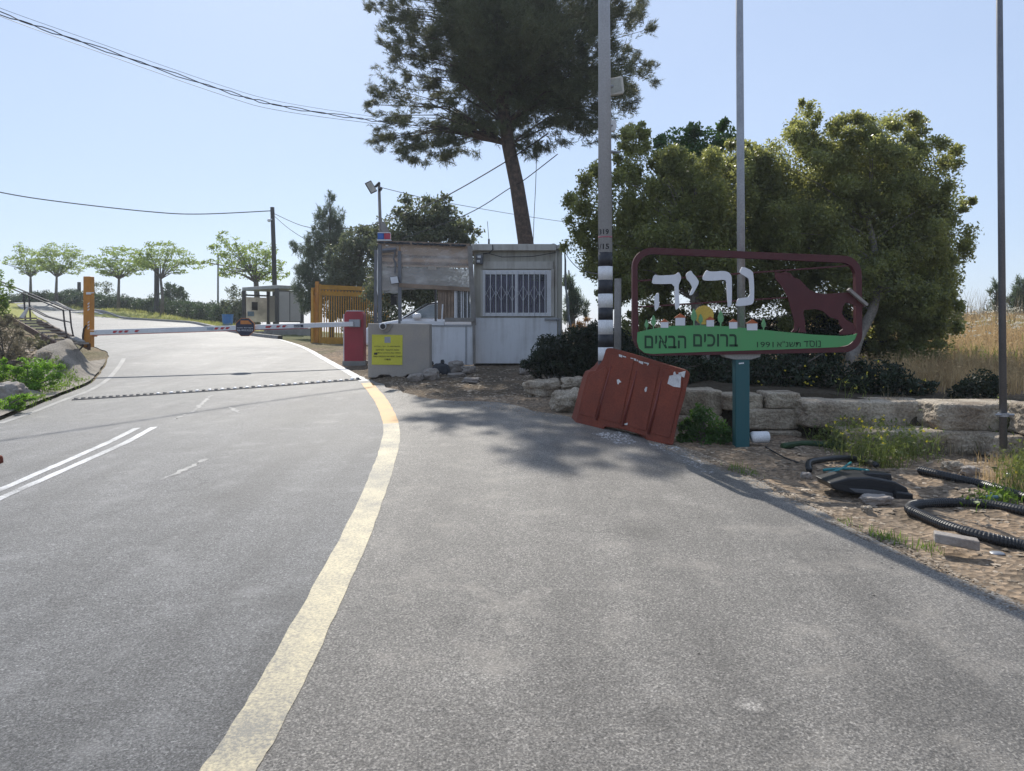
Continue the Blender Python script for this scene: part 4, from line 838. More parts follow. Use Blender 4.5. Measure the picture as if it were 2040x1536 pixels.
# ------------------------------------------------------------------ guard hut
def hut():
    D = 16.7; a = P(940, 726, D); g = T(1.0, D); b = Vector(((P(1030, 0, D)).x, D, g))
    t = thing('guard_hut', 'white and beige prefab guard hut with barred window', 'hut', b)
    MB().pbox(944, 492, 1120, 722, D+.02, 2.5).build('wall', BEIGE, t, bevel=.01)
    MB().pbox(944, 722, 1112, 745, D+.10, 2.3).build('foundation', M('dark_concrete_base', (.10, .09, .08), .9), t)
    rf = MB(); rf.pbox(938, 486, 1108, 499, D-.12, 2.8); rf.pbox(1108, 489, 1124, 496, D-.06, 2.7); rf.build('roof', BEIGE2, t, bevel=.01)
    MB().pbox(947, 633, 1110, 724, D-.02, .035).build('lower_panel', DIRTYW, t, bevel=.004)
    m = MB(); m.pbox(1112.5, 634, 1117, 690, D-.015, .03); m.pbox(1085, 634, 1112, 638, D-.06, .05); m.parts('corner_trim', GALV, t)
    m = MB(); m.pbox(962, 521, 1102, 536, D-.03, .045); m.pbox(957, 538, 961.5, 630, D-.04, .055); m.pbox(1098, 536, 1104, 630, D-.04, .055); m.pbox(1106, 500, 1110, 632, D-.02, .035)
    m.parts('window_surround', BEIGE2, t, bevel=.006)
    wn = MB(); wn.pbox(961.5, 538, 1098, 546.5, D-.035, .05); wn.pbox(961.5, 623, 1098, 630, D-.045, .06); wn.pbox(961.5, 546.5, 967, 623, D-.035, .05); wn.pbox(1089, 546.5, 1098, 623, D-.035, .05); wn.pbox(1026, 546.5, 1030, 623, D-.034, .05)
    f = wn.build('window', WHITEP, t, bevel=.004)
    MB().pbox(967, 546.5, 1089, 623, D-.002, .012).build('pane', WING, f)
    cu = MB(); n = 26
    for i in range(n):
        x0 = 968+i*(1088-968)/n; cu.pbox(x0, 560 if i > 19 else 549, x0+2.6, 622, D-.006, .003)
    cu.build('curtain', CURT, f)
    gr = MB(); xs = [966+i*10.9 for i in range(12)]
    for x in xs: gr.tube([P(x, 540, D-.055), P(x, 630, D-.055)], .0095, 5)
    for i in range(11):
        x0, x1 = xs[i], xs[i+1]
        if i % 2 == 0: ys = ((570, 600, 588, 588),)
        up = i % 2 == 0
        gr.beam(P(x0, 590 if up else 568, D-.06), P(x1, 568 if up else 590, D-.06), .019, .005, (0, 1, 0))
        gr.beam(P(x0, 578 if up else 600, D-.064), P(x1, 600 if up else 578, D-.064), .019, .005, (0, 1, 0))
    gr.build('grille', SWHITE, f)
    m = MB(); m.pbox(948, 507, 962, 526, D-.09, .11); bx = m.build('junction_box', GALVD, t, bevel=.012)
    m = MB(); m.pbox(951, 509, 958, 514, D-.13, .04); m.pbox(950, 518, 956, 523, D-.12, .03); m.parts('lamp_head', WHITEP, bx, bevel=.006)
    m = MB(); m.tube([P(981, 488, D-.13), P(982, 497, D-.15), P(975, 504, D-.11), P(962, 506, D-.08)], .012, 6); m.tube([P(1108, 503, D-.14), P(1060, 511, D-.05), P(1000, 512, D-.05), P(975, 505, D-.05)], .008, 5); m.build('cable', CARK, t)
    m = MB(); m.tube([P(974, 488, D+.3), P(974, 476, D+.3)], .02, 6); m.tube([P(974, 478, D+.3), P(971, 441, D+.3)], .006, 5); m.build('antenna', CARK, t)
    m = MB()
    for k in range(9):
        m.tube([P(rnd(1095, 1122), rnd(487, 491), D+rnd(-.1, .5)), P(rnd(1100, 1126), rnd(484, 495), D+rnd(-.1, .5)), P(rnd(1112, 1130), rnd(488, 500), D+rnd(0, .5))], .012, 5)
    m.parts('loose_cable', CARK, t)
    m = MB()
    for k in range(7):
        x = 1121+k*.6; m.tube([P(1124, 492, D+.4), P(1126+rnd(-1, 3), 520, D+.5), P(1122+rnd(0, 6), 560, D+.5), P(1126+rnd(0, 8), 600, D+.4), P(1133+rnd(-3, 5), 640+rnd(0, 15), D+.3)], .009, 5)
    m.parts('hanging_cable', GALV, t)
hut()
def booth():
    D, B = 16.35, 18.5; g = T(-2.2, 16.3); b = Vector((P(845, 0, D).x, D, g))
    t = thing('guard_booth', 'makeshift guard booth clad in torn cloudy plastic sheets', 'booth', b)
    roof = MB(); A = [P(753, 484, D), P(936, 491, D)]; Bk = [P(753, 530, B), P(936, 534, B)]
    up = Vector((0, 0, .05)); roof.add([A[0], A[1], Bk[1], Bk[0], A[0]+up, A[1]+up, Bk[1]+up, Bk[0]+up], [(0, 1, 2, 3), (4, 7, 6, 5), (0, 4, 5, 1), (1, 5, 6, 2), (2, 6, 7, 3), (3, 7, 4, 0)])
    rf = roof.build('roof', CEIL, t)
    m = MB(); m.beam(A[0]+Vector((0, -.02, .01)), A[1]+Vector((0, -.02, .01)), .09, .05); m.beam(P(752, 509, B-1.1), P(936, 513, B-1.1), .08, .06); m.beam(P(752, 523, B-.45), P(936, 527, B-.45), .08, .06); m.parts('joist', WOOD, rf)
    # torn felt along the roof edge
    m = MB()
    for k in range(16):
        x = 760+k*11+rnd(-3, 3); y = 483+(x-753)*.038; m.rock(P(x, y, D-.02), (.07, .05, .025), k, 3, .5, 3)
    m.build('roof_felt', TAN, rf)
    p = MB(); p.beam(P(757, 486, D), P(757, 655, D), .075, .075); p.beam(P(796, 500, D), P(797, 648, D), .07, .06)
    p.beam(P(749, 498, B-.6), P(748, 650, B-.6), .07, .07); p.beam(P(868, 570, B), P(868, 650, B), .05, .05); p.parts('post', GALVD, t)
    m = MB(); m.beam(P(936, 490, D-.03), P(944, 648, D-.03), .10, .05, (1, 0, 0)); m.beam(P(944, 648, D-.04), P(945, 725, D-.04), .06, .04, (1, 0, 0)); m.parts('corner_post', WOODG, t)
    m = MB(); m.beam(P(795, 568, D-.02), P(938, 577, D-.02), .085, .05); m.build('cross_beam', WOOD, t)
    m = MB(); m.pbox(798, 640, 885, 648, D-.05, .09); m.build('sill', WHITEP, t, bevel=.006)
    m = MB(); m.pbox(886, 633, 944, 641, D-.09, .14); m.build('window_ledge', WOODG, t, bevel=.005)
    m = MB()
    for k, x in enumerate((876, 881, 886, 893, 899, 904)): m.pbox(x, 577, x+rnd(3.4, 5), 636, D+.03+.006*(k % 2), .02)
    m.pbox(872, 577, 908, 636, D+.06, .015); m.build('plank_panel', WOOD, t)
    m = MB()
    for x in (909, 918, 922, 930): m.pbox(x, 577, x+1.8, 634, D+.01, .02)
    m.beam(P(882, 606, D-.03), P(880, 642, D-.03), .03, .03, (1, 0, 0)); m.pbox(905, 577, 908, 634, D, .02); m.parts('slat', WHITEP, t)
    m = MB(); m.pbox(908, 577, 936, 634, D+.05, .01); m.build('screen', WING, t)
    m = MB(); m.pbox(858, 648, 943, 727, D-.01, .05); m.build('lower_panel', DIRTYW, t, bevel=.004)
    m = MB(); m.pbox(927, 650, 929.5, 726, D-.03, .02); m.pbox(858, 646.5, 944, 650, D-.03, .03); m.parts('panel_trim', GALV, t)
    def sheet_(name, c, mat, n=14, amp=.03):            # crumpled plastic between four corners
        a, b_, c_, d_ = c; vs = []; fs = []
        for i in range(n+1):
            for j in range(n+1):
                u, v = i/n, j/n; q = a.lerp(b_, u).lerp(d_.lerp(c_, u), v)
                e = math.sin(math.pi*u)*math.sin(math.pi*v)**.5 if 0 < v < 1 else 0
                q = q+Vector((0, amp*noise.noise(q*2.2)*2*e+amp*.5*noise.noise(q*6)*e, 0)); 
                if j == n: q = q+Vector((0, 0, .03*noise.noise(q*5)))
                vs.append(q)
        for i in range(n):
            for j in range(n): fs.append((i*(n+1)+j, (i+1)*(n+1)+j, (i+1)*(n+1)+j+1, i*(n+1)+j+1))
        return MB().add(vs, fs).build(name, mat, t, smooth=True)
    sheet_('plastic_sheet', (P(798, 490, D+.03), P(935, 494, D+.03), P(938, 572, D+.03), P(798, 568, D+.03)), PLASTIC)
    sheet_('plastic_sheet', (P(757, 487, D+.02), P(795, 489, D+.02), P(795, 583, D+.02), P(757, 586, D+.02)), PLASTIC)
    sheet_('plastic_sheet', (P(754, 486, D+.1), P(751, 507, B), P(749, 572, B), P(753, 590, D+.2)), PLASTIC2, 14, .05)
    sheet_('back_sheet', (P(760, 533, B), P(935, 536, B), P(936, 574, B), P(760, 578, B)), glass_mat('blue_grey_sheet', (.46, .48, .51), .8, .4), 12, .04)
    m = MB(); m.obox(P(861, 534, B-.3), (.09, 0, -.01), (0, .05, 0), (0, 0, .035)); m.build('white_plate', WHITEP, t)  # small white plate below the booth roof
    m = MB(); m.obox(P(785, 597, 17.3), (.07, 0, 0), (0, .06, 0), (0, 0, .12)); m.tube([P(785, 590, 17.3), P(796, 590, D)], .015, 6); m.build('intercom_box', CARK, t, bevel=.015)
    m = MB(); m.tube([P(785, 495, D-.05), P(787, 505, D-.06), P(784, 515, D-.05), P(788, 525, D-.04), P(787, 545, D-.04)], .02, 6); m.tube([P(762, 500, D-.05), P(790, 497, D-.05)], .05, 6); m.build('cable_box', GALVD, t)
    # things fixed on the booth
    f = thing('floodlight', 'small square black-rimmed floodlight clamped to the booth post', 'floodlight', P(786, 558, D-.12))
    c = P(786, 558, D-.13); ux, uz = Vector((.088, 0, .012)), Vector((-.016, 0, .078))
    MB().obox(c, ux, (0, .025, 0), uz).build('body', CARK, f, bevel=.006); MB().obox(c+Vector((0, -.027, 0)), ux*.87, (0, .004, 0), uz*.87).build('lens', SWHITE, f)
    MB().tube([c+Vector((.08, .02, -.02)), P(796, 560, D-.04)], .015, 6).build('bracket', CARK, f)
    w_ = thing('beacon_light', 'blue and red warning light box on the booth roof', 'warning light', P(765, 480, D+.1))
    MB().pbox(752, 464.5, 764.5, 476.5, D-.05, .13).build('blue_lens', BLUEBOX, w_, bevel=.01); MB().pbox(765, 464.5, 777, 476.5, D-.05, .13).build('red_lens', REDBOX, w_, bevel=.01)
    m = MB(); m.pbox(751, 477, 778, 479.5, D-.06, .15); m.pbox(752, 462.5, 777, 464, D-.05, .12); m.pbox(768, 479.5, 773, 490, D-.02, .05); m.build('base', WHITEP, w_)
    # mast with floodlight
    q = P(759, 480, D+.25); ma = thing('floodlight_mast', 'thin grey mast on the booth roof carrying a tilted floodlight', 'lamp mast', q)
    m = MB(); m.tube([P(759, 485, D+.25), P(757, 430, D+.25), P(755, 367, D+.25)], [.036, .034, .03], 8); m.build('mast', WOODG, ma, smooth=True)
    m = MB(); m.beam(P(762, 444, D+.22), P(774, 468, D+.2), .09, .03, (1, 0, 0)); m.beam(P(759, 452, D+.22), P(768, 470, D+.2), .04, .03, (1, 0, 0)); m.parts('brace', WOODG, ma)
    m = MB(); m.tube([P(756, 364, D+.22), P(748, 372, D+.15)], .03, 6); m.tube([P(757, 376, D+.2), P(760, 378, D+.2)], .05, 8); m.build('bracket', CARK, ma)
    c = P(739, 373, D+.05); ux, uz = Vector((.055, -.02, -.02)), Vector((-.055, 0, .13)); uz = Vector((-.062, -.03, .11)); ux = Vector((.06, .02, .035)); nn = ux.cross(uz).normalized()
    lm = MB().obox(c, ux, nn*.03, uz).build('lamp', CARK, ma, bevel=.006); s = -1 if nn.y > 0 else 1
    MB().obox(c+nn*s*.032, ux*.84, nn*.004, uz*.84).build('lens', BEIGE2, lm)
booth()
def block():
    D = 14.2; b = P(795, 752, D); t = thing('concrete_block', 'grey cast concrete barrier block in front of the guard booth', 'concrete block', b)
    fx = [(733, 644), (856, 645), (856, 750), (838, 750), (833, 746), (812, 746), (806, 751), (781, 752), (776, 747), (757, 747), (751, 752.5), (733, 753)]
    fr = [P(x, y, D) for x, y in fx]; ctr = P(795, 700, D)
    bk = [q+Vector((-.02, .62, 0)) for q in fr]; MB().prism(fr, bk).build('body', CONC2, t, bevel=.018)
    n = thing('notice_board', 'yellow Hebrew notice fixed to the concrete block', 'notice', P(771, 727, D-.012))
    MB().pprism([(741, 666.5), (802, 667.5), (801.5, 727), (740.5, 726.5)], D-.012, .01).build('panel', YNOT, n)
    for s, bx in ((rtl('תושב/אורח יקר, שלום'), (746, 688.5, 797, 691.8)), (rtl('אנא היעצר לצילום'), (749, 695, 795, 698.5)), (rtl('ופתח את החלון והזדהה'), (746, 701.5, 798, 705)),
                  (rtl('השומר לפתיחת המחסום יפתח'), (743.5, 708, 800.5, 711.5)), (rtl('תודה'), (766, 714.5, 778, 717.5))):
        text_obj('lettering', s, bx, D-.012, INK, n)
    MB().pprism([(766, 671), (778, 671), (778, 683), (766, 683)], D-.0145, .002).build('pale_label', GALV, n)
    m = MB(); m.rock(P(748.5, 704.5, D-.016), (.03, .003, .018), 3, 3, .4, 4); m.build('ink_blot', INK, n)
    c = thing('security_camera', 'small white camera with cable on top edge of the concrete block', 'camera', P(763, 656, D-.05))
    m = MB(); m.tube([P(762.5, 650, D-.16), P(762.5, 650, D+.05)], [.066, .066], 14); m.build('housing', WHITEP, c, bevel=.01)
    m = MB(); m.tube([P(762.5, 650.3, D-.175), P(762.5, 650.3, D-.15)], [.048, .048], 12); m.build('lens', CARK, c)
    m = MB(); m.pbox(755, 643.5, 776, 645.5, D-.08, .2); m.build('bracket', WHITEP, c)
    m = MB(); m.tube([P(762, 656, D-.03), P(764, 661, D-.02), P(769, 663.5, D-.02), P(776, 659, D-.02), P(783, 645, D-.02)], .006, 5); m.build('cable', GALV, c)
    q = P(878, 735, 14.9); m = MB(); m.rock(P(878, 741, 15.0), (.19, .16, .17), 8, 2.4, .18, 8); m.rock(P(882, 722, 15.0), (.04, .03, .05), 9, 2.2, .5, 5); m.rock(P(861, 724, 15.0), (.03, .03, .04), 4, 2.2, .5, 5)
    tag(m.build('sack', TAN, at=(q.x, q.y, q.z-.2), smooth=True), 'dark tied sack between the concrete block and the largest hut stone', 'sack')
block()
def boom():
    D = 17.4; b = P(705, 722, D); t = thing('boom_barrier', 'closed white boom barrier with dark red cabinet and octagonal sign', 'barrier', b)
    fx = [(685.5, 722), (685.5, 628), (688, 622), (692, 620), (718, 620), (722, 622), (724, 628), (724, 722)]
    MB().pprism(fx, D, .34).build('cabinet', REDCAB, t, bevel=.012)
    m = MB(); m.pbox(684, 626, 685.8, 722, D+.03, .28); m.pbox(690, 618.6, 720, 620.2, D+.02, .3); m.parts('cabinet_rim', WHITEP, t)
    MB().pbox(682, 719.5, 728, 730, D-.05, .46).build('base_plate', CONC, t)
    MB().pbox(695, 636.5, 717, 651.5, D-.09, .09).build('clamp', GALV, t, bevel=.006)
    A = P(704, 645.5, D-.12); E = P(180, 662.5, 16.5); m = MB(); m.beam(A, E, .105, .05); arm = m.build('arm', WHITEP, t, bevel=.008)
    def on_arm(px): k = (704-px)/(704-180); return A.lerp(E, k)
    sp = MB()
    for px0, pxs in ((226, 1), (424, 1), (526, 1), (237, 1), (436, 1), (548, 1), (248, 0), (446, 0), (560, 0), (530, 1), (268, 1)):
        q = on_arm(px0)+Vector((0, -.028, 0)); sp.add([q+Vector((-.05, 0, -.025)), q+Vector((.03, 0, -.025)), q+Vector((.08, 0, .022)), q+Vector((0, 0, .022))], [(0, 1, 2, 3)])
    sp.parts('red_mark', REDINK, arm)
    a0, a1 = on_arm(610), on_arm(185); m = MB(); m.beam(a0+Vector((0, -.006, -.062)), a1+Vector((0, -.006, -.062)), .014, .036); m.build('rubber_edge', REDCAB, arm)
    q0, q1 = on_arm(601), on_arm(582); m = MB(); m.beam(q1+Vector((0, -.03, -.005)), q0+Vector((0, -.03, -.005)), .06, .006); st = m.build('sticker', NAVY, arm)
    DS = q1.y-.0345; text_obj('lettering', rtl('מחסום'), (584, 648.5, 599, 652), DS, SWHITE, st, .001)
    q0 = on_arm(411); m = MB(); m.beam(q0+Vector((-.12, -.029, 0)), q0+Vector((.1, -.029, .002)), .05, .004); m.build('sticker', M('pale_blue_print', (.35, .42, .5), .5), arm)
    # octagon
    DO = on_arm(488).y-.06; oc = lambda r, k=0: [(488+r*1.04*math.cos(math.pi/8+i*math.pi/4), 651.8+r*math.sin(math.pi/8+i*math.pi/4)) for i in range(8)]
    sg = MB().pprism(oc(19.6), DO, .02).build('octagon_sign', SIGNO, t)
    MB().pprism(oc(18.6), DO-.003, .0025).build('face', NAVY, sg)
    MB().pprism([(479, 638.5), (494.5, 638.5), (502, 645.8), (479, 645.8)], DO-.006, .0025).build('orange_field', SIGNO, sg)
    text_obj('lettering', rtl('לשירות מוקד'), (472, 651.5, 503.5, 654.8), DO-.0035, SWHITE, sg, .001); text_obj('lettering', '08-9953222', (472, 656.5, 504, 659.8), DO-.0035, SWHITE, sg, .001)
boom()
def rest_post():
    D = 16.62; b = P(173, 686, D); t = thing('barrier_post', 'tall orange box post the white boom rests on', 'post', b)
    MB().pbox(165.5, 550.5, 180, 692, D, .17).build('post', ORANGE, t, bevel=.012)
    m = MB()
    for y in (602, 608, 614, 639, 645, 651): m.pprism([(174.5, y+3), (178, y), (178, y+2.6), (174.5, y+5.6)], D-.003, .0025)
    m.parts('reflective_mark', SWHITE, t)
    m = MB(); m.pbox(171.5, 582, 180, 586.5, D-.03, .03); m.tube([P(180, 584, D-.02), P(186, 583, D-.03)], .012, 6); m.build('hook', WHITEP, t)
    m = MB(); m.pbox(175, 658, 186, 661, D-.16, .2); m.pbox(176, 668, 184, 671, D-.16, .2); m.parts('arm_rest', ORANGE, t, bevel=.004)
    m = MB(); m.tube([P(172, 648, D-.02), P(167, 655, D-.03), P(165, 668, D-.03), P(165, 690, D-.03), P(150, 705, D-.6)], .018, 6); m.build('cable', CARK, t)
rest_post()
def spikes():
    a = on_base(145, 797.5); b_ = on_base(718, 757.5); t = thing('speed_bump', 'row of small bolted road bumps across the lane before the boom', 'speed bump', a)
    n = 46; m = MB(); wv = MB(); pl = MB()
    for i in range(n):
        u = i/n; c = a.lerp(b_, (i+.5)/n); c.z = Rz(c.x, c.y)+.012; dr = (b_-a).normalized(); pr = Vector((-dr.y, dr.x, 0)); L = (b_-a).length/n
        pl.obox(c+Vector((0, 0, .006)), dr*L*.5, pr*.11, (0, 0, .006))
        hh = .016 if i < 44 else .03
        (m if (i % 2 or u < .25) else wv).rock(c+Vector((0, 0, .016)), (L*.30, .075, hh), i, 3, .2, 4, math.atan2(dr.y, dr.x))
    pl.build('base_strip', M('dusty_rubber', (.30, .28, .26), .85), t); m.parts('bump', M('dark_road_bump', (.16, .155, .15), .8), t, smooth=True); wv.parts('reflector', WHITEP, t, smooth=True)
spikes()

# ------------------------------------------------------------------ bus shelter, gate, far things
def shelter():
    N, L, Rr = P(552, 664, 37.), P(486, 655, 39.), P(601.5, 668, 38.1)
    N, L, Rr = [Vector((q.x, q.y, 0)) for q in (N, L, Rr)]; B = L+Rr-N; g = T(N.x, N.y); zt = P(552, 575, 37).z
    t = thing('bus_shelter', 'glazed bus shelter with flat pale roof beyond the boom', 'shelter', (N.x, N.y, g))
    up = lambda q, z: Vector((q.x, q.y, z)); c = (L+Rr)/2; e = lambda q, k: c+(q-c)*k
    m = MB(); bot = [up(e(q, 1.07), zt) for q in (N, Rr, B, L)]; top = [up(e(q, 1.07), zt+.17) for q in (N, Rr, B, L)]; m.prism(bot, top); m.build('roof', M('pale_roof_sheet', (.36, .36, .33), .6), t, bevel=.02)
    PD = M('dark_bronze_frame', (.05, .045, .04), .5)
    for q in (N, L, Rr, B):
        zg = T(q.x, q.y)-.05; MB().beam(up(q, zg), up(q, zt), .16, .16).build('post', PD, t)
    def panel(a, b, z0, z1, mat, name, th=.03):
        d = (b-a).normalized(); n = Vector((-d.y, d.x, 0)); mid = (a+b)/2; return MB().obox(up(mid, (z0+z1)/2), (b-a)/2*.97, n*th/2, (0, 0, (z1-z0)/2)).build(name, mat, t)
    z0, z1 = P(0, 641, 38).z, P(0, 586, 38).z
    M1 = (L+B)/2; panel(L, M1, z0, z1-.1, leaf_mat('pale_poster_panel', (.52, .50, .47), (.56, .54, .5), .5, (.6, .58, .54), .4), 'glass_panel'); panel(M1, B, z0, z1-.1, bpy.data.materials['pale_poster_panel'], 'glass_panel'); panel(B, Rr, z0, z1, SHELTERG, 'glass_panel')
    f = (N+Rr)/2; panel(N, f, z0, z1+.1, SHELTERG, 'glass_panel'); panel(f, Rr, z0, z1+.1, SHELTERG, 'glass_panel')
    m = MB(); m.beam(up(N, z1+.12), up(Rr, z1+.12), .05, .06); m.beam(up(L, z1), up(B, z1), .08, .06); m.beam(up(f, z0), up(f, z1+.1), .05, .05); m.beam(up(N, z0), up(Rr, z0), .05, .06); m.parts('rail', PD, t)
    bd = (B-L).normalized()
    q = up(L+bd*.62+Vector((.02, -.08, 0)), P(0, 609.5, 39).z); n = Vector((-bd.y, bd.x, 0)); m = MB(); m.obox(q, bd*.16, n*.02, (0, 0, .21)); m.build('poster', CARK, t)
    q = up(L+bd*.40+Vector((.02, -.08, 0)), P(0, 625, 39).z); m = MB(); m.obox(q, bd*.17, n*.02, (0, 0, .12)); m.build('sticker', M('faded_blue_print', (.25, .36, .48), .5), t)
    m = MB(); cc = (N*.3+L*.2+B*.3+Rr*.2); zb = g+.45
    m.obox(up((N+Rr)/2+Vector((-.5, .6, 0)), zb), (Rr-N)/2*.7, Vector((-.1, .12, 0)), (0, 0, .03)); m.build('bench', REDCAB, t)
    m = MB(); m.obox(up((N+Rr)/2+Vector((0, -.15, 0)), g+.12), (Rr-N)*.75+Vector((.2, 0, 0)), Vector((-.1, .12, 0)), (0, 0, .2)); m.obox(up((N+L)/2, g+.05), (L-N)*.6, Vector((.25, .3, 0)), (0, 0, .12)); m.parts('plinth', CONC, t)
    q = P(594, 578.5, 37.7); MB().obox(q, (.09, 0, 0), (0, .05, 0), (0, 0, .06)).build('lamp', WHITEP, t, bevel=.02)
shelter()
def gate():
    a, b = P(636, 682, 28.), P(775, 684, 30.); za, zb = T(a.x, a.y), T(b.x, b.y); t = thing('sliding_gate', 'ochre steel sliding gate with vertical pickets, standing open', 'gate', (a.x, a.y, za))
    def at(u, py): q = a.lerp(b, u); d = q.y; return Vector((q.x, q.y, H+(HY-py)/F*d))
    fr = MB()
    for u0, u1, y0, y1, hgt in ((0, 1, 569, 577.5, .16), (0, 1, 581.5, 589.5, .15), (0, 1, 676, 679, .24)):
        fr.beam(at(u0, y0+2.5), at(u1, y1), hgt, .08)
    fr.beam(at(0, 566), at(0, 684), .11, .1, (1, 0, 0)); fr.beam(at(.985, 575), at(.985, 684), .1, .1, (1, 0, 0)); fr.build('frame', OCHRE, t)
    pk = MB(); n = 30
    for i in range(1, n):
        u = i/n; pk.beam(at(u, 580+u*8), at(u, 676), .035, .035, (1, 0, 0))
    pk.parts('picket', OCHRE, t)
    k = MB()
    for i in range(1, 22): q = at(i/22, 578.5+i/22*7.5); k.obox(q, (.035, 0, 0), (0, .03, 0), (0, 0, .035))
    k.build('spike_row', OCHRE, t)
    m = MB(); m.beam(at(-.028, 561), at(-.028, 606), .12, .12, (1, 0, 0)); m.beam(at(-.028, 606), at(-.028, 683), .09, .09, (1, 0, 0)); m.parts('guide_post', ORANGE, t)
    f2 = MB(); q0, q1 = P(622, 685, 27.8), P(632, 684, 28.3); fz = lambda q, py: Vector((q.x, q.y, H+(HY-py)/F*q.y))
    for u in (0, .33, .66, 1): q = q0.lerp(q1, u); f2.beam(fz(q, 578), fz(q, 684), .07, .07, (1, 0, 0))
    f2.beam(fz(q0, 577), fz(q1, 577), .14, .08); f2.beam(fz(q0, 586), fz(q1, 586), .1, .08); f2.beam(fz(q0, 650), fz(q1, 650), .08, .08); f2.build('guide_frame', OCHRE, t)
    m = MB(); m.beam(P(620.5, 584, 28.2), P(620.5, 684, 28.2), .06, .06, (1, 0, 0)); m.build('stop_post', CARK, t)
gate()
def far_poles():
    t = thing('utility_pole', 'dark timber utility pole behind the bus shelter', 'utility pole', gp(548.5, 44))
    MB().tube([gp(549, 44), P(545.5, 500, 44), P(542.5, 413, 44)], [.15, .13, .12], 10).build('pole', POLED, t, smooth=True)
    m = MB(); m.tube([P(541, 437, 43.8), P(536, 438, 43.6)], .05, 6); m.rock(P(536, 439, 43.6), (.1, .1, .1), 2, 2, .02, 5); m.build('dome_camera', WHITEP, t, smooth=True)
    tag(MB().tube([gp(434, 60), P(434.5, 505, 60)], [.09, .06], 7).build('lamp_pole', GALVD, at=gp(434, 60)), 'thin distant grey pole left of the bus shelter', 'pole')
    tag(MB().tube([gp(157.5, 64), P(157.5, 562, 64)], [.16, .14], 7).build('stake', POLED, at=gp(157.5, 64)), 'short dark stake above the hedge left of the orange post', 'stake')
    tag(MB().tube([gp(312, 56), P(312, 532, 56)], [.2, .17], 7).build('stake', POLED, at=gp(312, 56)), 'thick dark stake behind the fourth verge tree', 'stake')
    m = MB(); q = P(453.5, 648, 44); z0 = T(q.x, q.y)
    n = 12; r0, r1 = .27, .31; m.tube([Vector((q.x, q.y, z0)), Vector((q.x, q.y, P(0, 628, 44).z)), Vector((q.x, q.y, P(0, 626, 44).z))], [r0, r1, r1*1.06], 14)
    tag(m.build('litter_bin', BLUE, at=(q.x, q.y, z0), smooth=False), 'blue plastic bin on the verge left of the shelter', 'bin')
far_poles()
def wire(name, label, pts, r, extra=None, cat='cable'):
    pts = [Vector(p) for p in pts]; sm = []
    for i in range(len(pts)-1):                       # Catmull-Rom
        p0, p1, p2, p3 = pts[max(i-1, 0)], pts[i], pts[i+1], pts[min(i+2, len(pts)-1)]
        for k in range(8):
            u = k/8; sm.append(.5*((2*p1)+(p2-p0)*u+(2*p0-5*p1+4*p2-p3)*u*u+(3*p1-p0-3*p2+p3)*u**3))
    sm.append(pts[-1]); m = MB().tube(sm, r, 5)
    if extra: extra(m, sm)
    return tag(m.build(name, CARK, at=pts[0]), label, cat)
def bundle(m, sm):
    n = len(sm)
    for s in (0, 1):
        m.tube([q+Vector((0, 0, -.06-.05*math.sin(i*.75+s*1.5)**2-.02*s)) for i, q in enumerate(sm)], .010, 5)
    m.tube([q+Vector((0, 0, -.22+.10*abs(2*i/n-1))) for i, q in enumerate(sm)], .005, 4)
wire('overhead_cable', 'twisted bundle of black overhead cables running from upper left into the pine', [P(-160, -48, 13), P(0, 16, 14), P(180, 80, 15.3), P(440, 170, 17), P(560, 203, 18), P(720, 229, 19.5), P(800, 240, 20.3), P(1010, 262, 21)], .004, bundle)
wire('overhead_cable', 'single overhead cable sagging from the left edge to the dark utility pole', [P(-150, 348, 38), P(0, 383, 40), P(120, 402, 41), P(300, 422, 42.5), P(400, 426.5, 43), P(542, 420, 44)], .028)
wire('overhead_cable', 'overhead cable from the dark utility pole up across to the pine trunk', [P(545, 425, 44), P(600, 449, 40), P(650, 456, 36), P(700, 454, 32), P(765, 442, 28), P(870, 400, 24), P(998, 328, 21.2), P(1092, 266, 20)], .017)
wire('overhead_cable', 'lower slanting cable crossing the pine trunk to its right branches', [P(800, 476, 23), P(932, 426, 22), P(1014, 376, 21), P(1045, 358, 20.6), P(1111, 307, 20)], .013)
wire('overhead_cable', 'thin wire from the floodlight mast to the right, behind the pine trunk', [P(757, 373, 16.6), P(822, 389, 18), P(869, 400, 19), P(1030, 428, 22.5), P(1139, 444, 24)], .007)
wire('overhead_cable', 'second steeper cable dropping from the dark pole into the conifer', [P(546, 430, 44), P(575, 455, 42), P(610, 478, 40)], .015)
wire('hanging_cable', 'thin cable hanging straight down beside the pine trunk', [P(1069, 306, 20.4), P(1067, 370, 20.4), P(1064, 430, 20.4), P(1062, 486, 20.4)], .009)
wire('overhead_cable', 'slack cable between the guard hut corner and the striped pole', [P(1124, 490, 17), P(1130, 510, 16), P(1150, 533, 14), P(1175, 543, 12), P(1196, 545, 10)], .008)
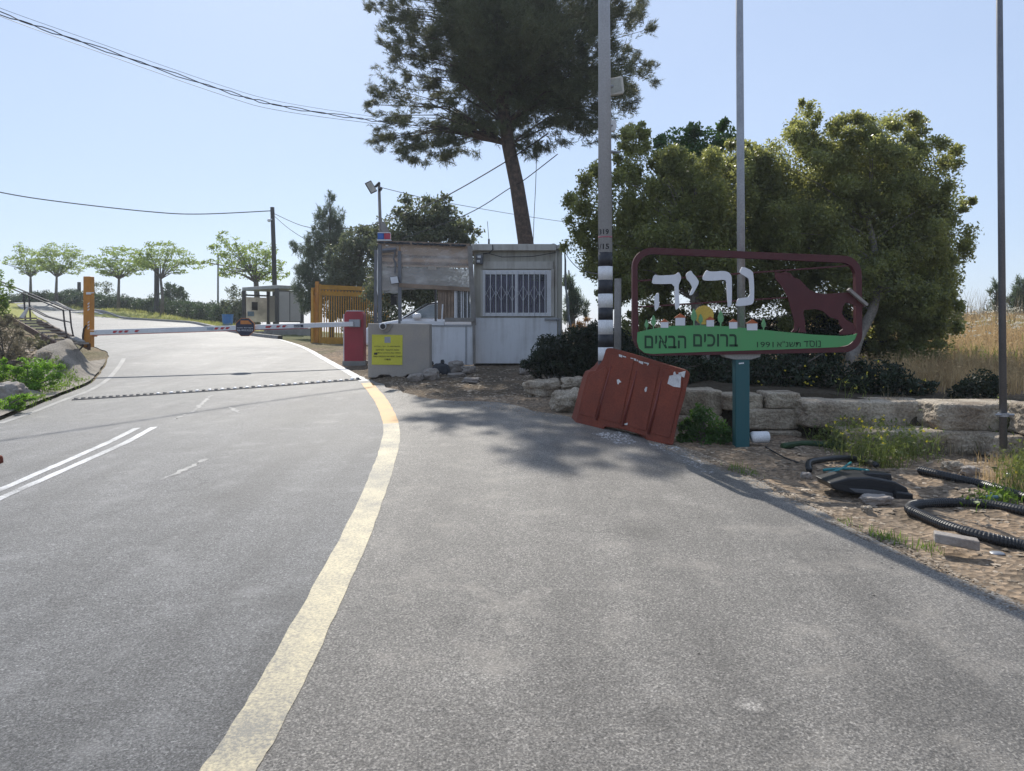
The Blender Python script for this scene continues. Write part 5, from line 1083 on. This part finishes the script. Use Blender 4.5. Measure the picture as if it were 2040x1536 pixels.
def car():
    D = 21.; gz = P(0, 708, D).z; x0 = P(722, 0, D).x; t = thing('parked_car', 'white hatchback seen through the open guard booth', 'car', (x0+2, D+.8, gz))
    prof = [(0, .32), (.02, .62), (.12, .78), (.55, .90), (1.0, .98), (1.25, 1.0), (3.9, 1.0), (4.1, .95), (4.15, .4), (3.95, .28), (.2, .25)]
    W = 1.7
    def ex(pf, y0, y1): return [Vector((x0+x, D+y0, gz+z)) for x, z in pf], [Vector((x0+x, D+y1, gz+z)) for x, z in pf]
    MB().prism(*ex(prof, 0, W)).build('body', CARW, t, bevel=.07, seg=3)
    gh = [(.98, .985), (1.75, 1.42), (2.1, 1.49), (3.2, 1.47), (3.95, 1.0)]
    f = [Vector((x0+x, D+.05+(z-1)*.3, gz+z)) for x, z in gh]; bk = [Vector((x0+x, D+W-.05-(z-1)*.3, gz+z)) for x, z in gh]
    MB().prism(f, bk).build('cabin', CARW, t, bevel=.04, seg=3)
    wp = [(1.20, 1.02), (1.80, 1.37), (2.25, 1.42), (2.25, 1.02)]; wf = [Vector((x0+x, D+.035+(z-1)*.3, gz+z)) for x, z in wp]; MB().prism(wf, [q+Vector((0, .03, 0)) for q in wf]).build('window', CARG, t)
    wp = [(2.32, 1.02), (2.32, 1.42), (3.1, 1.40), (3.5, 1.02)]; wf = [Vector((x0+x, D+.035+(z-1)*.3, gz+z)) for x, z in wp]; MB().prism(wf, [q+Vector((0, .03, 0)) for q in wf]).build('window', CARG, t)
    m = MB(); sp = [(1.08, 1.015), (1.15, 1.015), (1.80, 1.39), (2.25, 1.44), (2.25, 1.46), (1.76, 1.43)]; wf = [Vector((x0+x, D+.03+(z-1)*.3, gz+z)) for x, z in sp]; m.prism(wf, [q+Vector((0, .03, 0)) for q in wf]); m.build('window_trim', CARK, t)
    f = [Vector((x0+1.02, D+.2, gz+1.02)), Vector((x0+1.02, D+W-.2, gz+1.02)), Vector((x0+1.72, D+W-.3, gz+1.415)), Vector((x0+1.72, D+.3, gz+1.415))]
    nn = Vector((-.45, 0, .8)).normalized()*.012; MB().prism([q+nn for q in f], [q+nn*2 for q in f]).build('windscreen', CARG, t)
    m = MB(); m.rock((x0+1.5, D-.09, gz+1.06), (.12, .09, .09), 1, 3, .03, 6); m.build('mirror', CARW, t, smooth=True)
    for x in (.75, 3.3):
        m = MB(); m.tube([(x0+x, D-.02, gz+.31), (x0+x, D+.2, gz+.31)], .31, 20); wh = m.build('wheel', CARK, t); m = MB(); m.tube([(x0+x, D-.035, gz+.31), (x0+x, D+.05, gz+.31)], .2, 16); m.build('rim', GALV, wh)
    m = MB(); m.obox((x0+.12, D+.22, gz+.66), (.1, 0, .02), (0, .2, 0), (0, 0, .08)); m.build('headlight', SWHITE, t, bevel=.03)
car()
def stairs():
    a = P(150, 684, 16.4); b = P(52, 634, 21.); t = thing('metal_stairs', 'rusty open metal stairs with handrail climbing the left bank', 'stairs', a)
    n = 9; st = MB()
    for i in range(n):
        c = a.lerp(b, i/(n-1)); dr = (b-a).normalized(); hd = Vector((dr.x, dr.y, 0)).normalized(); pr = Vector((-hd.y, hd.x, 0)); st.obox(c, pr*.24, hd*.10, (0, 0, .02))
    st.parts('tread', LIMED, t); m = MB(); hd = Vector((b.x-a.x, b.y-a.y, 0)).normalized(); pr = Vector((-hd.y, hd.x, 0))
    for s in (-.27, .27): m.beam(a+pr*s-Vector((0, 0, .08)), b+pr*s-Vector((0, 0, .08)), .14, .05)
    m.parts('stringer', M('rusty_steel', (.10, .055, .04), .8, .3, 5), t)
    RL = M('dark_rail_steel', (.06, .05, .05), .6)
    r = MB()
    for dx in (0, 13):
        k = 0 if dx == 0 else .7
        r.tube([P(126+dx, 618, 16.9+k), P(-60, 540-dx*.4, 24+k)], .017, 6); 
    for px, y0, y1, d in ((126, 618, 0, 16.9), (139, 619, 0, 17.6)):
        r.tube([P(px, y0, d), P(px+3, y0+30, d), P(px+6, y0+46, d), P(px+10, y0+58, d)], .017, 6)
    for px, d in ((47, 21.3), (57, 21.8)): r.tube([P(px, 582, d), P(px+4, 640, d)], .022, 6)
    r.tube([P(128, 640, 16.9), P(90, 630, 18.5), P(58, 613, 21)], .016, 6); r.tube([P(140, 642, 17.6), P(98, 631, 19.2), P(62, 612, 21.8)], .016, 6)
    r.parts('handrail', RL, t)
    m = MB(); m.pprism([(38, 632), (52, 614), (56, 614), (46, 634)], 20.8, .06); m.build('end_panel', WHITEP, t)
    for i in range(10):
        q = on(*random.choice([(130, 690), (110, 705), (140, 700), (118, 695), (100, 690), (145, 712), (125, 700)])); 
    tag(MB().obox(P(154, 677, 16.0), (.10, 0, -.05), (0, .12, 0), (.01, 0, .02)).build('concrete_slab', CONC, at=P(154, 680, 16.0), bevel=.01), 'broken pale slab at the foot of the metal stairs', 'slab')
stairs()

# ------------------------------------------------------------------ poles in front
def striped():
    D = 9.3; b = gp(1206.5, D); t = thing('striped_pole', 'tall grey steel pole with black and white bands at its base', 'pole', b)
    ax = lambda y: 1203.5+3.2*y/700; hw = lambda y: (11.5+3.6*y/690)/F*D
    def seg(y0, y1, k=1.0): return MB().tube([P(ax(y0), y0, D), P(ax(y1), y1, D)], [hw(y0)*k, hw(y1)*k], 28)
    seg(-520, 503.5).build('shaft', POLEP, t, smooth=True)
    ys = [503.5, 531, 558, 585.5, 613, 637.5, 666, 691.6, 718, 745, 772]; 
    for i in range(len(ys)-1): seg(ys[i], ys[i+1], 1.008).build('black_band' if i % 2 == 0 else 'white_band', BLACKP if i % 2 == 0 else WHITEP, t, smooth=True)
    seg(772, 840).build('foot', POLEP, t, smooth=True)
    seg(471.5, 474.5, 1.01).build('red_band', M('faded_red_band', (.36, .12, .14), .5), t, smooth=True)
    def wrap(s, box):
        o = text_obj('lettering', s, box, D-.1, BLACKP, t, bold=.02); org = Vector(BASE[t.name])
        for v in o.data.vertices:
            q = v.co+org; yv = HY-(q.z-H)/D*F; r = hw(yv)+.0015; cx = P(ax(yv), 0, D).x; th = max(-1.35, min(1.35, (q.x-cx)/r)); v.co = Vector((cx+r*math.sin(th), D-r*math.cos(th), q.z))-org
    wrap('1319', (1187, 456, 1213.5, 466.5)); wrap('1/15', (1188, 485, 1214, 496))
    m = MB(); m.tube([P(1206, 172, D), P(1222, 172, D+.12)], .02, 8); m.tube([P(1206, 250, D), P(1220, 250, D+.1)], .012, 6); m.tube([P(1208, 302, D), P(1232, 303, D+.1)], .012, 6); m.parts('bracket', GALV, t)
    f = MB(); fx = [(1216, 156), (1238, 151), (1241, 154), (1244, 182), (1241, 186), (1217, 190)]; f.pprism(fx, D+.1, .06); h = f.build('floodlight', BEIGE2, t, bevel=.01)
    MB().pprism([(1217, 159), (1236, 155), (1239.5, 181), (1218, 186)], D+.094, .004).build('lens', M('lamp_glass', (.36, .36, .31), .3), h)
    MB().pprism([(1214, 240), (1226, 239), (1229, 250), (1226, 260), (1214, 262)], D+.1, .05).build('sensor', WHITEP, t, bevel=.008)
    MB().pprism([(1214, 299), (1236, 301), (1236, 303.5), (1214, 305)], D+.08, .05).build('arm_plate', GALV, t)
    m = MB(); m.tube([P(1217, 260, D+.1), P(1216, 330, D+.11), P(1220, 420, D+.12)], .006, 5); m.build('cable', CARK, t)
striped()
def post_behind():
    D = 12.; b = gp(1230, D); m = MB(); m.tube([b, P(1231, 555, D)], [.06, .055], 10)
    tag(m.build('timber_post', WOODG, at=b, smooth=True), 'weathered grey timber post just behind the striped pole', 'post')
post_behind()
def flagpole(label, D, top, base, w0, w1, collar=None, zb=None):
    b = gp(base[0], D) if zb is None else P(base[0], zb, D); t = thing('flagpole', label, 'flagpole', b, 'bare grey flagpoles'); k = (top[0]-base[0])/(top[1]-base[1])
    xb = lambda y: base[0]+k*(y-base[1]); yb = HY-(b.z-H)/D*F
    MB().tube([b, P(xb(300), 300, D), P(xb(-560), -560, D)], [w1/2/F*D, (w0*.45+w1*.55)/2/F*D, w0/2/F*D], 16).build('shaft', GALVD if collar else GALV, t, smooth=True)
    if collar:
        c = P(xb(collar), collar, D); m = MB(); m.tube([c-Vector((0, 0, .018)), c+Vector((0, 0, .018))], w1/F*D*.72, 14); m.tube([c+Vector((-.09, -.02, 0)), c+Vector((.09, -.02, 0))], .014, 6); m.build('collar', GALV, t)
flagpole('bare grey flagpole rising directly behind the welcome sign', 8.35, (1473, 0), (1478, 700), 13, 16.5)
flagpole('bare thin grey flagpole at the right edge, collared near its foot', 7.5, (1991, 0), (1999, 870), 10.5, 14, 826, 893)

# ------------------------------------------------------------------ welcome sign
def sign():
    D = 8.1; b = gp(1480, D); t = thing('welcome_sign', 'cut-out steel town welcome sign in a maroon frame on a teal post', 'sign', b)
    MB().pbox(1465.5, 708, 1494, 925, D+.03, .13).build('post', TEAL, t, bevel=.012)
    m = MB(); m.pprism([(1441, 706), (1516, 705), (1514, 711), (1497, 716), (1463, 716), (1446, 712)], D+.02, .16); m.build('bracket', CONC, t)
    MB().pprism([(1472, 723), (1482, 722), (1482, 724.5), (1472, 725.5)], D+.026, .004).build('label', WHITEP, t)
    # frame
    def corner(c, r, a0, a1, ry=None, n=7): return [(c[0]+r*math.cos(R(a0+(a1-a0)*i/n)), c[1]-(ry or r)*math.sin(R(a0+(a1-a0)*i/n))) for i in range(n+1)]
    O = corner((1301, 531), 41, 180, 90, 38)+corner((1680, 547), 37, 90, 0, 38)+corner((1681, 665), 37, 0, -90)+corner((1305, 664), 45, -90, -180, 45)
    I = corner((1303, 535), 33, 180, 90, 29)+corner((1677, 551), 28, 90, 0, 28)+corner((1676, 662), 30, 0, -90, 29)+corner((1308, 662), 36, -90, -180, 33)
    m = MB(); fo = [P(x, y, D) for x, y in O]; fi = [P(x, y, D) for x, y in I]; dv = Vector((0, .07, 0)); n = len(O)
    m.add(fo+fi+[q+dv for q in fo]+[q+dv for q in fi], sum([[(i, (i+1) % n, n+(i+1) % n, n+i), (2*n+i, 3*n+i, 3*n+(i+1) % n, 2*n+(i+1) % n), (i, 2*n+i, 2*n+(i+1) % n, (i+1) % n), (n+i, n+(i+1) % n, 3*n+(i+1) % n, 3*n+i)] for i in range(n)], []))
    m.build('frame', MAROON, t)
    m = MB(); m.beam(P(1266, 560, D+.03), P(1708, 528, D+.03), .016, .012); m.beam(P(1266, 612, D+.03), P(1705, 584, D+.03), .016, .012); m.parts('crossbar', MAROON, t)
    m = MB(); m.beam(P(1690, 576, D-.03), P(1727, 608, D-.03), .05, .03, (0, 1, 0)); m.build('loose_rod', WOODG, t)
    k = lambda pts: [(1250+x/6.4, 480+y/6.4) for x, y in pts]
    def rounded(pts, it=1):
        for _ in range(it):
            q = []
            for i in range(len(pts)): a, c = pts[i], pts[(i+1) % len(pts)]; q += [(.78*a[0]+.22*c[0], .78*a[1]+.22*c[1]), (.22*a[0]+.78*c[0], .22*a[1]+.78*c[1])]
            pts = q
        return pts
    L = [('he', [[(345, 425), (400, 442), (590, 432), (625, 418), (652, 398), (672, 420), (688, 470), (672, 520), (652, 560), (658, 720), (666, 820), (650, 858), (612, 884), (606, 730), (603, 545), (430, 550), (312, 546), (320, 490)],
                 [(402, 655), (404, 740), (405, 830), (385, 870), (350, 897), (343, 720), (362, 680)]]),
         ('yod', [[(745, 430), (765, 400), (815, 375), (830, 412), (870, 450), (912, 515), (905, 550), (868, 620), (835, 680), (802, 696), (793, 680), (830, 600), (825, 580), (790, 520), (758, 490)]]),
         ('resh', [[(1010, 368), (1040, 386), (1110, 390), (1220, 380), (1285, 395), (1320, 430), (1332, 475), (1333, 680), (1330, 790), (1315, 832), (1288, 852), (1280, 820), (1270, 640), (1262, 510), (1230, 493), (1120, 505), (990, 507), (958, 490), (965, 445)]]),
         ('nun', [[(1470, 323), (1600, 383), (1610, 470), (1617, 600), (1614, 760), (1600, 800), (1560, 818), (1390, 836), (1383, 815), (1410, 735), (1440, 730), (1565, 712), (1560, 560), (1550, 480), (1510, 455), (1430, 408), (1445, 360)]])]
    for nm, ps in L:
        m = MB()
        for p_ in ps: m.pprism(rounded(k(p_)), D-.005, .02)
        m.build('letter', SWHITE, t)
    hill = [(1270, 662), (1290, 657), (1330, 650), (1352, 648.5), (1400, 648), (1450, 650), (1500, 655), (1560, 661), (1620, 666.5), (1680, 669.5), (1700, 667), (1708, 664), (1703, 676), (1690, 687), (1670, 691.5), (1560, 696), (1400, 701), (1300, 705), (1284, 703), (1273, 694), (1269, 680)]
    MB().pprism(hill, D-.004, .012).build('hill_panel', SGREEN, t)
    h = lambda x, y, w_, hh, rw: (MB().pprism([(x-w_/2, y), (x+w_/2, y), (x+w_/2, y+hh), (x-w_/2, y+hh)], D-.008, .01), MB().pprism([(x-rw/2, y+.6), (x, y-8*rw/24), (x+rw/2, y+.2)], D-.011, .012))
    for x, y, w_, hh, rw in ((1324, 641, 15, 12, 17), (1355.5, 632.5, 19, 16, 25), (1415, 637, 15, 13.5, 20), (1461, 641, 16, 13.5, 18), (1498.5, 644, 21, 14, 25)):
        a, r = h(x, y, w_, hh, rw); ho = a.build('house', SWHITE, t); r.build('house_roof', SROOF, ho)
    MB().pprism([(1403+19*math.cos(i*math.pi/14), 627.5+19*math.sin(i*math.pi/14)) for i in range(28)], D+.003, .008).build('sun_disc', SYEL, t)
    for x, y0, y1, w_ in ((1288, 636, 660, 8), (1302, 627, 657, 10), (1382.5, 615, 649, 12), (1396, 625, 650, 9), (1436, 618, 653, 12), (1521.5, 635, 660, 9)):
        hh = (y1-y0); pr = [(0, 0), (.25, .15), (.5, .42), (.42, .62), (.12, .72), (.09, 1.), (-.09, 1.), (-.12, .72), (-.42, .62), (-.5, .42), (-.25, .15)]
        MB().pprism([(x+a*w_, y0+q*hh) for a, q in pr], D-.0065, .009).build('cutout_tree', STREE, t)
    dk = lambda pts: [(1500+x/7.68, 520+y/7.68) for x, y in pts]
    dog = [(335, 170), (430, 182), (500, 160), (575, 190), (640, 255), (720, 285), (790, 360), (870, 440), (960, 480), (1080, 505), (1250, 492), (1450, 478), (1510, 495), (1610, 575), (1700, 640), (1715, 690), (1640, 715), (1500, 655), (1420, 632), (1385, 690), (1360, 800), (1420, 890), (1530, 955), (1585, 1060), (1545, 1105), (1460, 1128), (1330, 1125), (1325, 1080), (1380, 1040), (1330, 980), (1310, 900), (1180, 860), (1110, 800), (1070, 765), (960, 735), (780, 750), (772, 800), (800, 930), (800, 1040), (820, 1092), (700, 1092), (725, 1020), (700, 1010), (685, 1060), (650, 1085), (585, 1088), (630, 1035), (640, 950), (600, 800), (560, 650), (535, 560), (480, 450), (410, 350), (345, 265)]
    MB().pprism(dk(dog), D-.002, .014).build('animal_silhouette', MAROON, t)
    hp = [o for o in t.children if o.name.startswith('hill_panel')][0]
    text_obj('lettering', rtl('ברוכים'), (1381, 665.5, 1470, 690.5), D-.0045, SDARK, hp, .001, bold=.014); text_obj('lettering', rtl('הבאים'), (1284, 668.5, 1367, 694), D-.0045, SDARK, hp, .001, bold=.014)
    text_obj('lettering', rtl('נוס'), (1612, 678.5, 1635, 691.5), D-.0045, SDARK, hp, .001); MB().pprism([(1601.5, 679.2), (1610.5, 679.2), (1610.5, 681.2), (1608.8, 681.4), (1608.4, 691), (1606.6, 691), (1606.9, 681.4), (1601.5, 681.4)], D-.0055, .001).build('lettering', SDARK, hp); text_obj('lettering', rtl('תשנ"א'), (1548, 679.5, 1595, 691), D-.0045, SDARK, hp, .001); text_obj('lettering', '1991', (1508, 681, 1541, 692), D-.0045, SDARK, hp, .001)
sign()

# ------------------------------------------------------------------ tilted red plastic barrier
def barrier():
    g = lambda x, y: (1020+x/5.1, 680+y/5.1)
    out = [(960, 72), (1035, 70), (1250, 128), (1500, 205), (1690, 262), (1780, 288), (1815, 322), (1800, 400), (1778, 470), (1762, 560), (1735, 650), (1690, 800), (1660, 950), (1640, 1062), (1500, 1045), (1370, 1022), (1362, 962), (1150, 905), (1080, 890), (945, 872), (925, 915), (800, 885), (640, 850), (680, 700), (720, 520), (760, 370), (785, 306), (826, 300), (880, 250), (925, 190)]
    px = [g(*p) for p in out]; q0, q1, q2 = P(1145, 848, 9.35), P(1342, 888, 8.0), P(1208, 694, 9.2)
    nrm = (q1-q0).cross(q2-q0).normalized(); pc = nrm.dot(q0)
    dd = lambda x, y: (pc-nrm.z*H)/(nrm.x*(x-CX)/F+nrm.y+nrm.z*(HY-y)/F)
    fr = [P(x, y, dd(x, y)) for x, y in px]; ctr = P(1265, 790, 7.85)
    b = P(1250, 872, 8.5); t = thing('plastic_barrier', 'faded red plastic road barrier leaning askew on the asphalt edge', 'barrier', b)
    th = lambda x, y: .16+.26*(y-690)/195
    bk = [P(x, y, dd(x, y))+Vector((-.03, th(x, y), .0)) for x, y in px]; MB().prism(fr, bk).build('body', REDPLAST, t, bevel=.022, seg=3)
    for x0, y0, x1, y1 in ((1010, 250, 858, 800), (1270, 300, 1125, 860), (1520, 400, 1385, 940)):
        gm = MB(); ps = [g(x0+(x1-x0)*u, y0+(y1-y0)*u) for u in (0, .5, 1)]; pp = [P(x, y, dd(x, y)-.006) for x, y in ps]
        gm.tube(pp, [.008, .014, .018], 8); gm.build('groove_shade', REDPLASTD, t, smooth=True)  # raised dark tubes stand in for the shaded grooves
    for pl in ([(1000, 130), (1240, 190), (1100, 840), (900, 795), (890, 700), (985, 300)], [(1290, 205), (1500, 262), (1360, 915), (1165, 855)], [(1545, 275), (1740, 325), (1725, 470), (1600, 985), (1425, 940)], [(800, 340), (880, 300), (950, 250), (975, 300), (840, 780), (690, 745)]):
        f = [P(*g(*q), dd(*g(*q))-.010) for q in pl]; MB().prism(f, [q+Vector((0, .03, 0)) for q in f]).build('moulded_panel', REDPLAST, t, bevel=.009, seg=2)
    SC = M('scuffed_white_film', (.62, .60, .58), .6); m = MB()
    def mark(pts): q = [g(*p) for p in pts]; f = [P(x, y, dd(x, y)-.013) for x, y in q]; m.prism(f, [a+Vector((0, .003, 0)) for a in f])
    mark([(1600, 350), (1720, 330), (1710, 470), (1640, 460), (1580, 430)]); m.build('torn_sticker', SC, t)
    m = MB(); mark([(1690, 320), (1765, 300), (1750, 370), (1700, 345)]); mark([(1065, 390), (1085, 385), (1112, 415), (1090, 420), (1080, 440), (1070, 430)]); mark([(1345, 490), (1360, 462), (1374, 465), (1366, 510), (1352, 515)]); mark([(1140, 838), (1175, 828), (1172, 850), (1145, 850)]); mark([(1640, 320), (1655, 305), (1672, 345), (1640, 360)]); mark([(1700, 430), (1660, 380), (1690, 375)])
    m.parts('scuff', SC, t)
    m = MB(); mark([(1085, 130), (1120, 140), (1118, 165), (1088, 155)]); mark([(1125, 145), (1160, 155), (1158, 165), (1126, 158)]); mark([(1205, 165), (1235, 172), (1234, 180), (1206, 174)]); mark([(1240, 172), (1262, 178), (1258, 200), (1240, 192)]); mark([(1268, 185), (1280, 188), (1276, 205), (1266, 200)]); mark([(1285, 195), (1335, 208), (1330, 235), (1288, 215)]); mark([(1340, 210), (1392, 222), (1388, 232), (1345, 222)]); mark([(1380, 228), (1390, 232), (1380, 245), (1370, 242)])
    m.build('worn_lettering', SC, t)
barrier()

# ------------------------------------------------------------------ pipes and litter on the shoulder
def ppath(pts, lift): return [on(x, y)+Vector((0, 0, lift)) for x, y in pts]
def spline(pts, k=10):
    o = []
    for i in range(len(pts)-1):
        p0, p1, p2, p3 = pts[max(i-1, 0)], pts[i], pts[i+1], pts[min(i+2, len(pts)-1)]
        for j in range(k): u = j/k; o.append(.5*((2*p1)+(p2-p0)*u+(2*p0-5*p1+4*p2-p3)*u*u+(3*p1-p0-3*p2+p3)*u**3))
    return o+[pts[-1]]
def corrugated(name, label, pts, r, lift=None):
    c = spline(ppath(pts, r*.8 if lift is None else lift), 24); L = [0]
    for a, b in zip(c[:-1], c[1:]): L.append(L[-1]+(b-a).length)
    n = int(L[-1]/.0055); q = []; j = 0
    for i in range(n):
        s = L[-1]*i/n
        while L[j+1] < s: j += 1
        q.append(c[j].lerp(c[j+1], (s-L[j])/(L[j+1]-L[j]+1e-9)))
    rs = [r*(1.0 if (i//2) % 2 else .90) for i in range(n)]
    tag(MB().tube(q, rs, 12).build(name, RUBBER, at=pts and c[0]), label, 'pipe')
corrugated('corrugated_pipe', 'thick black corrugated pipe looping near the asphalt at right', [(2420, 1190), (2250, 1155), (2110, 1122), (2040, 1098), (1960, 1080), (1890, 1058), (1835, 1036), (1812, 1024), (1825, 1014), (1880, 1010), (1960, 1013), (2040, 1026), (2110, 1040), (2260, 1062), (2420, 1068)], .037)
corrugated('corrugated_pipe', 'straight black corrugated pipe behind the loop, ending in the weeds', [(1832, 944), (1880, 954), (1950, 970), (2040, 998), (2120, 1024), (2250, 1050), (2400, 1060)], .036)
def hose(name, label, pts, r, mat, lift=.02): c = spline(ppath(pts, lift)); tag(MB().tube(c, r, 8).build(name, mat, at=c[0], smooth=True), label, 'hose')
hose('black_hose', 'short black pipe arc at the left of the weeds', [(1612, 945), (1612, 930), (1635, 924), (1680, 921), (1720, 924), (1745, 934)], .028, RUBBER, .035)
hose('teal_hose', 'teal garden hose lying inside the black pipe arc', [(1640, 944), (1670, 941), (1700, 941), (1730, 946)], .013, TEALH, .03)
hose('teal_hose', 'short teal hose end crossing over the other teal one', [(1650, 952), (1675, 942), (1695, 930)], .011, TEALH, .035)
hose('thin_pipe', 'pale grey pipe offcut beside the teal hoses', [(1648, 956), (1668, 944)], .016, GALV, .02)
hose('thin_pipe', 'thin dark pipe half buried before the teal post', [(1525, 892), (1560, 912), (1590, 925)], .008, CARK, .008)
def trough():
    a = on(1728, 985); t = thing('plastic_trough', 'black broken plastic trough dumped on the shoulder', 'plastic part', a); D = a.y-.12
    up = .03
    f = [(1652, 962), (1690, 952), (1735, 951), (1785, 960), (1808, 972), (1814, 988), (1800, 998), (1768, 994), (1700, 984), (1660, 975)]
    MB().pprism(f, D, .30).build('shell', RUBBER, t, bevel=.012)
    MB().pprism([(1692, 973), (1740, 976), (1778, 983), (1788, 992), (1752, 989), (1704, 981)], D-.006, .02).build('side', M('plastic_highlight', (.13, .13, .135), .35), t, bevel=.004)  # paler plate paints the highlight on the trough's front face
    MB().pprism([(1664, 962), (1700, 957), (1740, 958), (1786, 967), (1782, 976), (1735, 970), (1690, 968)], D-.004, .02).build('recess', DARK, t)
    MB().pprism([(1728, 942), (1776, 944), (1779, 957), (1726, 953)], D+.10, .12).build('block', RUBBER, t, bevel=.01)
    m = MB(); m.obox(P(1790, 985, D+.05), (.07, 0, -.01), (0, .1, 0), (0, 0, .035)); m.build('end_cap', RUBBER, t, bevel=.012)
trough()
q = on(1986, 1108); tag(MB().rock(q+Vector((0, 0, .012)), (.045, .035, .012), 2, 2.4, .05, 6).build('pale_lid', GALV, at=q, smooth=True), 'pale flat lid beside the pipe at the right edge', 'lid')
q = on(1972, 1006); m = MB(); m.tube([q+Vector((-.03, 0, .05)), q+Vector((.06, 0, .052))], .014, 8); m.tube([q+Vector((.01, 0, 0)), q+Vector((.01, 0, .05))], .016, 8); m.tube([q+Vector((.01, 0, .05)), q+Vector((.01, 0, .085))], .01, 6)
tag(m.build('pipe_valve', M('blue_grey_plastic', (.08, .16, .22), .5), at=q), 'blue-grey pipe fitting standing behind the corrugated loop', 'fitting')
q = P(1514, 882, 8.2); m = MB(); m.tube([P(1496, 872, 8.2), P(1500, 871, 8.2), P(1528, 870.5, 8.25), P(1531, 870.5, 8.25)], [.05, .062, .062, .055], 14)
tag(m.build('plastic_jug', WHITEP, at=q, smooth=True), 'white plastic container lying right of the teal post', 'container')
hose('netting_roll', 'flattened roll of green netting below the wall block', [(1560, 893), (1600, 888), (1640, 890), (1680, 896)], .035, leaf_mat('green_netting', (.02, .05, .02), (.04, .09, .035), .1), .02)
q = on(1663, 886); m = MB(); m.add([q+Vector((-.04, 0, 0)), q+Vector((.05, .01, 0)), q+Vector((0, 0, .07)), q+Vector((.01, .04, .01))], [(0, 1, 2), (0, 2, 3), (1, 3, 2), (0, 3, 1)]); tag(m.build('plastic_scrap', WHITEP, at=q), 'white torn plastic scrap sticking out of the weeds', 'litter')
q = on(-3, 940); q.z += .02
tag(MB().rock(q+Vector((-.02, 0, .06)), (.05, .05, .085), 6, 4, .08, 6).build('red_plastic_piece', REDPLAST, at=q), 'dark red plastic piece at the left road edge, cut by the picture', 'plastic part')
q = on(2010, 960); tag(MB().rock(q+Vector((0, 0, .04)), (.03, .03, .04), 5, 2.2, .25, 5).build('crushed_can', GALV, at=q), 'crushed pale can under the rightmost weeds', 'litter')
